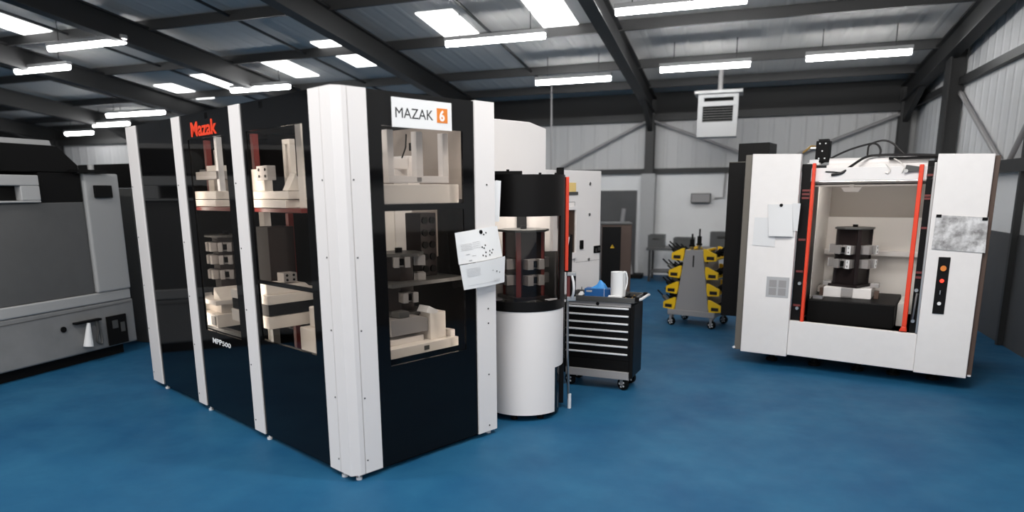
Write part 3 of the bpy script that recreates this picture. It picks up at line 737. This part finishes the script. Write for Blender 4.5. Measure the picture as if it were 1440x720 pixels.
MB().tube([(-.02, .0, .01), (.04, .012, .01), (.085, .02, .01)], .006).build('handle', 'steel', pl); MB().tube([(-.02, .0, .01), (.04, -.012, .01), (.085, -.02, .01)], .006).build('handle', 'dkgrey', pl)
MB().box(-.045, -.015, -.008, .008, .0, .016).build('jaw', 'steel', pl, .003)
rd = thing('rod', 'long thin bright rod lying along the chest tray before the blue box', 'tool', CW(.12, .10, .934), CA)
MB().cyl((0, 0, 0), (.26, .0, 0), .007, 10).build('shaft', 'chrome', rd); MB().cyl((-.05, 0, 0), (0, 0, 0), .008, 10).build('grip', 'steel', rd)
for k, (x, y) in enumerate(((.57, .08), (.62, .15), (.60, .33))):
    bt = thing('brass_fitting', ('small brass fitting at the front of the tray compartment by the push handle', 'small brass fitting in the middle of the tray compartment by the push handle', 'small brass fitting at the back of the tray compartment by the push handle')[k], 'fitting', CW(x, y, .926), CA+k, 'fittings in the chest tray')
    MB().cyl((0, 0, 0), (0, 0, .018), .014, 6).build('nut', 'brass', bt); MB().cyl((0, 0, .018), (0, 0, .03), .008, 10).build('neck', 'brass', bt)

# ------------------------------------------------------------------ yellow and grey tool-holder trolley
KA = R(-36.6)
tr = thing('toolholder_trolley', 'grey A-shaped trolley on casters with yellow cutter holder shelves on both sides', 'trolley', (2.62, 10.23, 0), KA)
DEP = .62
mb = MB(); mb.box(-.05, .67, -.02, DEP+.02, .17, .25); mb.build('base', 'grey', tr, .006)
for y in (0, DEP-.03):
    pn = MB().yprism([(.06, .25), (.57, .25), (.445, 1.15), (.185, 1.15)], y, y+.03).build('end_panel', 'grey', tr, .004)
    MB().yprism([(.302, .90), (.322, .90), (.322, 1.07), (.302, 1.07)], y-.002, y+.032).build('grip_slot', 'blackm', pn)
hz = [1.10, .84, .60, .36]
def xin(z): return .06+(z-.25)*.125/.9, .57-(z-.25)*.125/.9
def shelf(z, side):
    xl, xr = xin(z)
    P_ = [(.005, .07), (.04, .07), (.20, -.005), (.20, -.10), (.03, -.115), (.01, -.03)]
    pts = [((xl-a_) if side < 0 else (xr+a_), z+b_) for a_, b_ in P_]
    sh = MB().yprism(pts, -.012, .018).build('shelf_end', 'yellow', tr, .003)
    MB().yprism(pts, DEP-.03, DEP).build('shelf_end', 'yellow', tr, .003)
    c0, c1 = sorted((xl-.17, xl-.06)) if side < 0 else sorted((xr+.06, xr+.17))
    MB().yprism([(c0, z-.085), (c1, z-.085), (c1, z-.035), (c0, z-.035)], -.0145, -.0125).build('label_slot', 'tomb', sh)
    xm = xl-.11 if side < 0 else xr+.11
    MB().box(xm-.08, xm+.08, .018, DEP-.03, z-.09, z-.075).build('shelf_tray', 'yellow', sh)
    return xm
for z in hz:
    for sd in (-1, 1): shelf(z, sd)
MB().box(.19, .22, .02, DEP-.03, 1.12, 1.15).build('top_rail', 'yellow', tr, .003)
MB().box(.41, .44, .02, DEP-.03, 1.12, 1.15).build('top_rail', 'yellow', tr, .003)
MB().box(.225, .405, .02, DEP-.03, 1.10, 1.12).build('top_tray', 'dkgrey', tr)
for x in (.0, .62):
    for y in (.03, DEP-.05):
        q = caster(tr, 0, 0, .06, .17); q.location = (x, y, 0); q.rotation_euler = (0, 0, R(75))
# cutter holders lying in the shelves, each a thing
def TW(x, y, z): 
    ca, sa = math.cos(KA), math.sin(KA); return Vector((2.62+x*ca-y*sa, 10.23+x*sa+y*ca, z))
ordn = ['top', 'second', 'third', 'bottom']; posn = ['front', 'second', 'third', 'rear']
def holder(name_label, loc, rot, L=.12, m2='blackm'):
    h = thing('cutter_holder', name_label, 'tool holder', loc, 0, 'cutter holders on the yellow trolley'); h.rotation_euler = rot
    MB().cyl((0, 0, 0), (0, 0, .07), .014, 12, .032).build('taper', 'steel', h, smooth=True)
    MB().cyl((0, 0, .07), (0, 0, .095), .045, 16).build('flange', 'blackm', h, smooth=True)
    MB().cyl((0, 0, .095), (0, 0, .095+L*.5), .032, 14).build('collet_nut', m2, h, smooth=True)
    MB().cyl((0, 0, .095+L*.5), (0, 0, .095+L), .012, 10).build('cutter', 'blackm', h, smooth=True)
    return h
rn = random.Random(11)
for i, z in enumerate(hz):
    for sd in (-1, 1):
        xl, xr = xin(z); x = xl-.08 if sd < 0 else xr+.08
        for j in range(4):
            holder('black cutter holder, %s in the %s yellow shelf on the %s side of the trolley' % (posn[j], ordn[i], 'tool-chest' if sd < 0 else 'open-machine'),
                   TW(x, .09+j*.14, z-.07), (0, R(50*sd), KA), .13+.12*rn.random(), 'blackm' if rn.random() < .8 else 'dkgrey')
for k, (x, y, L, lab) in enumerate(((.235, .12, .16, 'upright thin boring bar at the front of the trolley top'), (.24, .40, .22, 'upright boring bar at the back of the trolley top'))):
    h = holder(lab, TW(x, y, 1.121), (0, 0, 0), L)
bb = thing('blue_binder', 'blue folder standing among the cutters on the trolley shelf by the open machine', 'folder', TW(.66, .40, 1.06), KA+.2)
MB().box(-.02, .02, -.08, .08, 0, .26).build('cover', 'blue', bb, .004); MB().box(-.016, .016, -.082, -.080, .005, .25).build('pages', 'paper', bb)

# ------------------------------------------------------------------ open machine at the right
RA = R(-33.58)
OR = Vector((2.853, 7.846, 0))
def RW(x, y, z=0):
    ca, sa = math.cos(RA), math.sin(RA); return Vector((OR.x+x*ca-y*sa, OR.y+x*sa+y*ca, z))
om = thing('open_machining_centre', 'white machining centre without front doors, red door edges around a dark fixture', 'machine', OR, RA)
def ztop(x): return 2.392-.035*x
def zbot(x): return .152-.008*x
MB().yprism([(0, zbot(0)), (.505, zbot(.5)), (.505, ztop(.5)), (0, ztop(0))], -.03, .05).build('front_panel', 'white2', om, .006)
MB().yprism([(1.745, zbot(1.74)), (2.20, zbot(2.2)), (2.20, ztop(2.2)), (1.745, ztop(1.74))], -.03, .05).build('front_panel', 'white2', om, .006)
MB().yprism([(.506, .165), (1.744, .145), (1.744, .535), (.506, .56)], -.005, .05).build('apron', 'white2', om, .006)
# sides
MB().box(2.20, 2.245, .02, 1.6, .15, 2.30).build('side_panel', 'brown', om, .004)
MB().box(-.085, 0, .02, .10, .16, 2.385).build('side_strip', 'olive', om, .006)
MB().box(-.02, 0, .10, 1.6, .16, 2.36).build('side_panel', 'white2', om)
ec = MB().box(-.345, -.09, .30, 1.1, .50, 2.32).build('electrical_box', 'blacks', om, .006)
MB().box(-.325, .03, .60, 1.0, 2.325, 2.55).build('upper_box', 'blacks', ec, .006)
MB().box(-.345, -.09, .295, 1.1, 2.318, 2.326).build('trim_line', 'olive', ec)
MB().cyl((-.085, .03, .17), (-.095, .03, .19), .02, 8).build('lifting_eye', 'chrome', om)
MB().box(2.21, 2.24, -.0, .02, .15, .165).build('edge_clip', 'chrome', om)
# dark jambs, red door edges, grey guide
MB().box(.506, .60, .06, .62, .56, 2.27).build('jamb', 'blacks', om)
MB().box(1.665, 1.735, .06, .62, .54, 2.27).build('jamb', 'blacks', om)
for z in (2.12, 1.92, 1.89, 1.60, 1.15, 1.10): MB().box(1.665, 1.72, .052, .06, z, z+.022).build('rib_reflection', 'dkred', om)  # dark red strips paint the red reflections on the black covers
for z in (1.98, 1.94, 1.90, 1.45, 1.10, .72): MB().box(.525, .60, .052, .06, z, z+.022).build('rib_reflection', 'dkred', om)  # same painted reflections on the opposite jamb
MB().box(1.722, 1.744, .0, .06, .54, 2.25).build('guide_rail', 'steel', om, .003)
rd_ = MB().box(.615, .648, .0, .06, .555, 2.275).build('door_edge', 'red', om, .008)
MB().yprism([(1.596, .60), (1.640, .60), (1.637, 2.235), (1.597, 2.235)], .0, .06).yprism([(1.575, .548), (1.648, .548), (1.640, .60), (1.596, .60)], .0, .06).build('door_edge', 'red', om, .008)
for (x, z) in ((.575, .98), (1.69, .98), (1.69, .66), (.57, .70)):
    MB().cyl((x, .03, z), (x, .06, z), .018, 10).build('roller', 'steel', om)
MB().tube([(1.70, .04, .95), (1.695, .03, .85), (1.685, .04, .68)], .010).build('coolant_pipe', 'steel', om, smooth=True)
# top beam and the tray with covers
MB().box(.60, 1.745, .06, .70, 2.085, 2.225).build('top_beam', 'white2', om, .006)
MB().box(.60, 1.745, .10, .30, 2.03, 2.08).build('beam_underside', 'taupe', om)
MB().box(.60, 1.745, .10, .14, 2.045, 2.062).build('seal_strip', 'blackm', om)
br = MB().yprism([(.93, 1.97), (1.07, 1.97), (1.10, 2.02), (.90, 2.02)], .085, .14).build('lamp_bracket', 'taupe', om, .003)
MB().box(.98, 1.02, .09, .13, 2.02, 2.05).build('bracket_stem', 'taupe', br)
mb = MB(); mb.cyl((.72, .42, 2.28), (1.66, .42, 2.28), .055, 16); mb.build('top_cover', 'white', om, smooth=True)
MB().box(.70, 1.74, .36, .74, 2.226, 2.262).build('top_tray', 'white2', om, .005)
mb = MB()
for k in range(6): mb.cyl((.55+.015*k*1.0, .25, 2.28), (.55+.015*k, .25, 2.32), .010, 8)
mb.build('pipe_fitting', 'chrome', om)
MB().box(.53, .65, .2, .3, 2.262, 2.285).build('fitting_plate', 'white2', om)
MB().yprism([(1.47, 2.16), (1.60, 2.17), (1.60, 2.215), (1.48, 2.235)], .03, .058).build('hinge_arm', 'dkgrey', om, .004)
MB().cyl((1.485, .02, 2.175), (1.485, .058, 2.175), .018, 10).build('hinge_pin', 'steel', om)
# interior
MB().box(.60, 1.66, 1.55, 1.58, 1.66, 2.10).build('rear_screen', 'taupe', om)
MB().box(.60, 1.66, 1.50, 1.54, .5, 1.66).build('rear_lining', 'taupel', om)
MB().box(.60, 1.66, 1.40, 1.50, 1.20, 1.26).build('rear_ledge', 'white', om, .004)
MB().box(.58, .605, .62, 1.55, .5, 2.2).build('inner_side', 'taupel', om)
MB().box(1.66, 1.685, .62, 1.55, .5, 2.2).build('inner_side', 'taupel', om)
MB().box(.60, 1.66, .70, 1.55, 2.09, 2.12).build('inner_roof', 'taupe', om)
MB().box(.55, 1.70, .06, 1.5, .42, .50).build('trough', 'blackm', om)
MB().box(.625, 1.50, .34, 1.30, .50, .765).build('table_base', 'blackm', om, .01)
MB().yprism([(1.51, .5), (1.58, .5), (1.58, .76), (1.51, .74)], .6, 1.3).build('chute', 'taupel', om)
MB().yprism([(.62, .77), (.86, .80), (.80, .88), (.62, .84)], 1.0, 1.4).build('swarf_guard', 'taupe', om)
MB().box(.66, .76, .45, .52, .765, .80).build('clip', 'steel', om)
MB().cyl((.64, .42, 2.06), (1.62, .42, 2.06), .022, 10).build('added_fill', 'fillglow2', om, smooth=True)  # added glowing tube, kept out of sight by the beam, lights the interior
# underside
MB().box(.06, 2.14, .25, 1.5, .10, .50).build('bed', 'blackm', om)
for x in (.28, .75, 1.20, 1.55, 1.92):
    lg = MB().cyl((x, .35, .03), (x, .35, .11), .035, 12).cyl((x, .35, 0), (x, .35, .03), .065, 14).build('levelling_foot', 'blackm', om)
for x in (.3, 1.9): MB().cyl((x, 1.3, 0), (x, 1.3, .11), .06, 14).build('levelling_foot', 'blackm', om)
# controls, plate
bp = MB().box(1.85, 1.95, -.04, -.031, .765, 1.335).build('button_panel', 'blacks', om, .012)
MB().cyl((1.90, -.07, 1.225), (1.90, -.04, 1.225), .026, 16).build('orange_stop_button', 'orange', bp, smooth=True)
MB().cyl((1.90, -.055, 1.10), (1.90, -.04, 1.10), .018, 16).build('red_lamp', 'redlamp', bp, smooth=True)
MB().cyl((1.90, -.05, .985), (1.90, -.04, .985), .022, 16).build('selector', 'blackm', bp); 
MB().box(1.893, 1.90, -.06, -.05, .965, 1.005).build('selector_bar', 'steel', bp).rotation_euler = (0, 0, 0)
MB().cyl((1.90, -.055, .872), (1.90, -.04, .872), .017, 16).build('white_button', 'paper', bp, smooth=True)
np_ = MB().box(.24, .48, -.034, -.031, .815, 1.045).build('data_plate', 'inkg', om)
mb = MB()
for (x, z) in ((.27, .93), (.37, .93), (.27, .84), (.37, .84)): mb.box(x, x+.08, -.036, -.034, z, z+.08)
mb.build('data_field', 'grey', np_)
# valve block and cables on top
vb = MB().box(.56, .70, .45, .60, 2.30, 2.53).build('valve_block', 'blackm', om, .006)
MB().box(.58, .68, .47, .58, 2.531, 2.55).build('valve_cap', 'blacks', vb)
mb = MB()
for (x, z) in ((.60, 2.34), (.66, 2.34), (.63, 2.42), (.60, 2.50), (.66, 2.50)): mb.cyl((x, .442, z), (x, .45, z), .008, 8)
mb.build('bolt', 'chrome', vb)
MB().tube([(.56, .5, 2.47), (.50, .5, 2.48), (.47, .5, 2.45), (.42, .5, 2.41)], .012).build('brass_pipe', 'brass', vb, smooth=True)
MB().cyl((.50, .5, 2.455), (.56, .5, 2.455), .022, 10).build('pipe_union', 'steel', vb)
def spl(pts, k=6):
    P = [Vector(p) for p in pts]; out = []
    for i in range(len(P)-1):
        p0 = P[max(0, i-1)]; p1 = P[i]; p2 = P[i+1]; p3 = P[min(len(P)-1, i+2)]
        for j in range(k):
            t_ = j/k; out.append(.5*((2*p1)+(p2-p0)*t_+(2*p0-5*p1+4*p2-p3)*t_*t_+(3*p1-p0-3*p2+p3)*t_**3))
    return out+[P[-1]]
MB().tube(spl([(.60, .40, 2.265), (.66, .5, 2.31), (.86, .5, 2.41), (1.05, .5, 2.47), (1.15, .5, 2.475), (1.20, .5, 2.40), (1.17, .5, 2.29)]), .011).build('cable', 'blush', om, smooth=True)
MB().tube(spl([(1.08, .52, 2.29), (1.075, .52, 2.40), (1.09, .52, 2.47), (1.20, .53, 2.51), (1.30, .53, 2.48), (1.40, .52, 2.38), (1.46, .5, 2.32)]), .010).build('cable', 'blush', om, smooth=True)
MB().tube(spl([(.80, .05, 2.15), (.90, .05, 2.17), (.97, .12, 2.235), (1.08, .3, 2.33), (1.2, .36, 2.35), (1.45, .34, 2.345), (1.72, .3, 2.33)]), .014).build('cable', 'blush', om, smooth=True)
MB().tube(spl([(.74, .05, 2.185), (.82, .05, 2.18), (.90, .05, 2.17)]), .007).build('cable', 'blush', om, smooth=True)
MB().tube(spl([(1.30, .05, 2.25), (1.34, .05, 2.20), (1.33, .05, 2.16), (1.30, .05, 2.165)]), .007).build('cable_end', 'taupel', om, smooth=True)
MB().tube(spl([(1.30, .4, 2.33), (1.40, .2, 2.28), (1.46, .05, 2.22), (1.45, .05, 2.16)]), .006).build('cable_end', 'taupel', om, smooth=True)
box('cable_rail', 'blackm', om, 1.30, 1.745, .30, .36, 2.30, 2.325, .003)
# fixture inside
fx = thing('vise_fixture', 'dark column of grey vises with white number tags inside the open machine', 'fixture', RW(.985, .88, .766), RA)
MB().box(-.25, .25, -.22, .22, .0, .115).build('pallet_plate', 'white2', fx, .006)
MB().box(-.06, .06, -.245, -.221, .015, .12).build('front_clamp', 'vise', fx, .004)
for x in (-.30, .27): MB().box(x, x+.05, -.15, -.08, .0, .09).build('location_stop', 'brown', fx, .004)
for x in (-.28, .22): MB().box(x, x+.09, -.1, .02, .12, .17).build('corner_clamp', 'vise', fx, .004)
tombstone(fx, .118, .685, .185, (.39, .55), numbers=('12', '34'), sides=4, plate=1.18, vw=.19, vh=.10, vd=.105, rot=R(-22))
for a in (R(-67), R(23), R(113), R(203)):
    MB().box(-.02, .02, .168, .194, .15, .80).build('corner_bar', 'tomb', fx, .003).rotation_euler = (0, 0, a)
# papers
def hung(label, cat, pts, m, x, z, name='sheet', off=-.036):
    o = thing(name, label, cat, RW(x, off, z), RA); return o
t = hung('white paper sheet under a black magnet, overhanging the opening of the open machine', 'paper', None, 'paper', .36, 1.50, 'paper_sheet')
curl_sheet('page', [(-.125+.25*i/8, -.03-.015*math.sin(PI*i/8), .0+.0*i) for i in range(9)], [(-.16+.25*i/8, -.008, .345) for i in range(9)], 'sheet', t)
curl_sheet('rear_page', [(.09, -.004, .06), (.165, -.006, .06)], [(.09, -.004, .355), (.175, -.006, .355)], 'sheet', t)
MB().cyl((-.02, -.02, .335), (-.02, .0, .335), .018, 10).build('magnet', 'blackm', t)
t = hung('thin white note stuck flat on the white panel below the larger sheet', 'paper', None, 'paper', .16, 1.38, 'paper_note', -.0345)
curl_sheet('page', [(-.10, -.003, .012), (.14, -.004, 0)], [(-.095, -.002, .32), (.14, -.002, .32)], 'sheet', t, .002)
t = hung('grey smudged drawing held by two black magnets above the button panel', 'drawing', None, 'paper2', 1.995, 1.40, 'shop_drawing', -.036)
MB().yprism([(-.215, .012), (.225, -.012), (.215, .325), (-.21, .345)], -.006, -.003).build('sheet', 'paper2', t)
for x, z in ((-.185, .335), (.19, .31)): MB().box(x-.022, x+.022, -.012, -.006, z-.014, z+.014).build('magnet', 'blackm', t)

# ------------------------------------------------------------------ old grey machine on the left
lm = thing('old_grey_machine', 'old grey machine tool with a dark sliding door, standing beside the black cabinet', 'machine', B(-7.44, 0, 0), HALL)
MB().box(-1.9, -.01, 1.6, 6.75, .13, .70).build('bed', 'lmbody', lm, .02)
MB().box(-1.7, -.10, 1.7, 6.6, .0, .13).build('plinth', 'blackm', lm)
MB().box(-1.9, .0, 1.6, 6.72, .702, .83).build('sill', 'lmlight', lm, .015)
MB().box(-1.8, -.02, 1.6, 6.22, .832, 1.935).build('sliding_door', 'lmdoor', lm, .01)
MB().box(-1.9, .02, 6.24, 6.72, .832, 2.27).build('end_column', 'lmlight', lm, .02)
MB().box(-1.8, -.02, 5.70, 6.22, 1.937, 2.27).build('dark_panel', 'blackm', lm, .004)
MB().xprism([(1.6, 2.272), (6.22, 2.272), (6.22, 2.36), (5.98, 2.57), (1.6, 2.57)], -1.8, -.03).build('dark_canopy', 'blackm', lm, .01)
MB().xprism([(1.6, 2.571), (5.97, 2.571), (5.95, 2.63), (1.6, 2.63)], -1.7, -.10).build('roof_panel', 'lmlight', lm)
wb = MB().sheet_hole('x', -.4, .03, 4.4, 5.66, 1.937, 2.235, [(4.7, 5.44, 1.96, 2.12)]).build('door_head', 'lmlight', lm, .01)
MB().box(-.39, -.05, 4.71, 5.43, 1.965, 2.115).build('dark_window', 'blackm', wb)
MB().cyl((-.05, 5.05, 2.40), (.04, 5.05, 2.40), .14, 24).build('round_gauge', 'dkgrey', lm, smooth=True)
MB().box(.02, .06, 6.34, 6.58, 1.98, 2.13).build('control_box', 'blackm', lm, .008)
MB().cyl((-.1, 6.45, 2.27), (-.1, 6.45, 2.38), .035, 12).build('beacon', 'lmlight', lm, smooth=True)
MB().box(-.1, .10, 6.1, 6.5, 2.28, 2.31).build('arm', 'blackm', lm)
fp = MB().box(-.01, .012, 6.31, 6.60, .15, .52).build('fuse_panel', 'blackm', lm, .004)
MB().box(.012, .018, 6.38, 6.46, .36, .46).box(.012, .018, 6.50, 6.56, .30, .42).build('breaker', 'dkgrey', fp)
MB().cyl((-.01, 5.73, .47), (.004, 5.73, .47), .035, 14).build('port', 'blackm', lm)
MB().xprism([(1.6, .60), (6.7, .655), (6.7, .66), (1.6, .605)], -.011, -.005).build('seam', 'dkgrey', lm)
gn = MB().cyl((.05, 5.98, .22), (.05, 6.02, .50), .055, 12, .02).build('air_gun', 'paper', lm, smooth=True)
MB().box(.0, .06, 5.85, 6.2, .505, .53).build('rack_bar', 'blackm', lm)
MB().tube(spl([(.04, 6.12, .52), (.05, 6.14, .40), (.05, 6.11, .26), (.05, 6.17, .22), (.04, 6.18, .36), (.03, 6.16, .52)]), .015).build('hose', 'dkgrey', lm, smooth=True)
# equipment glimpsed between the old machine and the cabinet
ge = thing('grey_coolant_unit', 'dark tall coolant unit glimpsed between the old machine and the cabinet end post', 'machine', B(-7.9, 7.15, 0), HALL)
box('body', 'dkgrey', ge, -.6, .2, 0, .55, 0, 2.1, .01); box('top_unit', 'blackm', ge, -.7, .3, 0, .55, 2.11, 2.42, .01)
box('panel', 'lmlight', ge, .202, .23, .05, .5, .25, .95, .004); box('panel', 'lmbody', ge, .202, .23, .15, .5, 1.2, 1.9, .004)
for z in (1.05, .98): MB().cyl((.2, .2, z), (.36, .25, z+.06), .05, 12).build('motor', 'lmlight', ge)

# ------------------------------------------------------------------ things at the back wall
ba = thing('bench', 'low dark bench with clutter against the white back wall, behind the yellow trolley', 'bench', B(-1.1, 15.9, 0), HALL)
box('worktop', 'dkgrey', ba, -.9, 1.6, -.3, .4, .70, .76, .005)
for x in (-.85, 1.5):
    for y in (-.25, .35): box('leg', 'beam', ba, x, x+.05, y-.02, y+.03, 0, .70, 0)
box('lower_shelf', 'dkgrey', ba, -.8, 1.5, -.25, .35, .2, .23, 0)
for k, (u, w, h, lab) in enumerate(((-1.8, .35, .28, 'dark crate at the post end of the back-wall bench'), (-1.2, .45, .22, 'dark crate in the middle of the back-wall bench'), (-.4, .5, .35, 'dark crate at the machine end of the back-wall bench'))):
    cr = thing('crate', lab, 'crate', B(u, 15.85, .761), HALL, 'crates on the back-wall bench')
    MB().sheet_hole('y', -.2, -.18, -w/2, w/2, 0, h, [(-w*.2, w*.2, h*.6, h*.8)]).box(-w/2, w/2, .18, .2, 0, h).box(-w/2, -w/2+.02, -.18, .18, 0, h).box(w/2-.02, w/2, -.18, .18, 0, h).box(-w/2+.02, w/2-.02, -.18, .18, 0, .02).build('walls', 'dkgrey', cr)
gd = thing('stand', 'dark leaning frame stand beside the white post at the back wall', 'stand', B(-2.75, 16.3, 0), HALL)
MB().tube([(-.35, 0, .02), (.05, 0, 1.0), (.12, 0, 1.6)], .05).build('strut', 'grey', gd); MB().tube([(.35, -.1, .02), (.10, 0, 1.2)], .05).build('strut', 'grey', gd)
box('foot', 'blackm', gd, -.5, .6, -.25, .15, 0, .10, .01)
ex = thing('wall_cabinet', 'small dark box fixed on the white back wall above the trolley', 'box', B(-.95, 16.86, 1.72), HALL)
MB().box(-.22, .22, -.05, .13, 0, .22).build('body', 'dkgrey', ex, .01); MB().box(-.2, .2, -.06, -.05, .02, .2).build('lid', 'grey', ex); MB().tube([(.3, .1, .1), (.5, .1, .12), (.52, .1, .75)], .02).build('conduit', 'grey', ex)
pp = thing('pillar_drill', 'grey pillar drill against the back wall beside the black electrical box', 'machine', B(.35, 16.1, 0), HALL)
MB().cyl((0, 0, 0), (0, 0, 2.0), .06, 14).build('pillar', 'grey', pp, smooth=True); box('base', 'dkgrey', pp, -.25, .25, -.3, .2, 0, .08, .01)
box('head', 'dkgrey', pp, -.12, .12, -.35, .12, 1.72, 2.12, .03); box('table', 'grey', pp, -.2, .2, -.35, .05, 1.0, 1.05, .01)
MB().cyl((0, -.25, 1.45), (0, -.25, 1.72), .03, 10).build('spindle', 'grey', pp)

# ------------------------------------------------------------------ light and view
w = bpy.data.worlds.new('world'); SC.world = w; w.use_nodes = True
bg = w.node_tree.nodes['Background']; bg.inputs[0].default_value = (1, .985, .97, 1); bg.inputs[1].default_value = 1.25
for u, v, e, tl in ((-6.0, 2.2, 130, 28), (-2.2, 2.2, 120, 28), (.6, 4.2, 170, 42)):       # added area lights, out of view overhead, brightening the machine fronts
    l = bpy.data.lights.new('added_fill_lamp', 'AREA'); l.shape = 'RECTANGLE'; l.size = 1.8; l.size_y = .3; l.energy = e; l.color = (1, .98, .95)
    o = bpy.data.objects.new('added_fill_lamp', l); COL.objects.link(o); o.location = B(u, v, 5.0)
    o.rotation_euler = (R(tl), 0, HALL)
SC.view_settings.view_transform = 'Standard'; SC.view_settings.look = 'None'
SC.view_settings.exposure = -.06; SC.view_settings.gamma = 1; SC.view_settings.use_curve_mapping = False
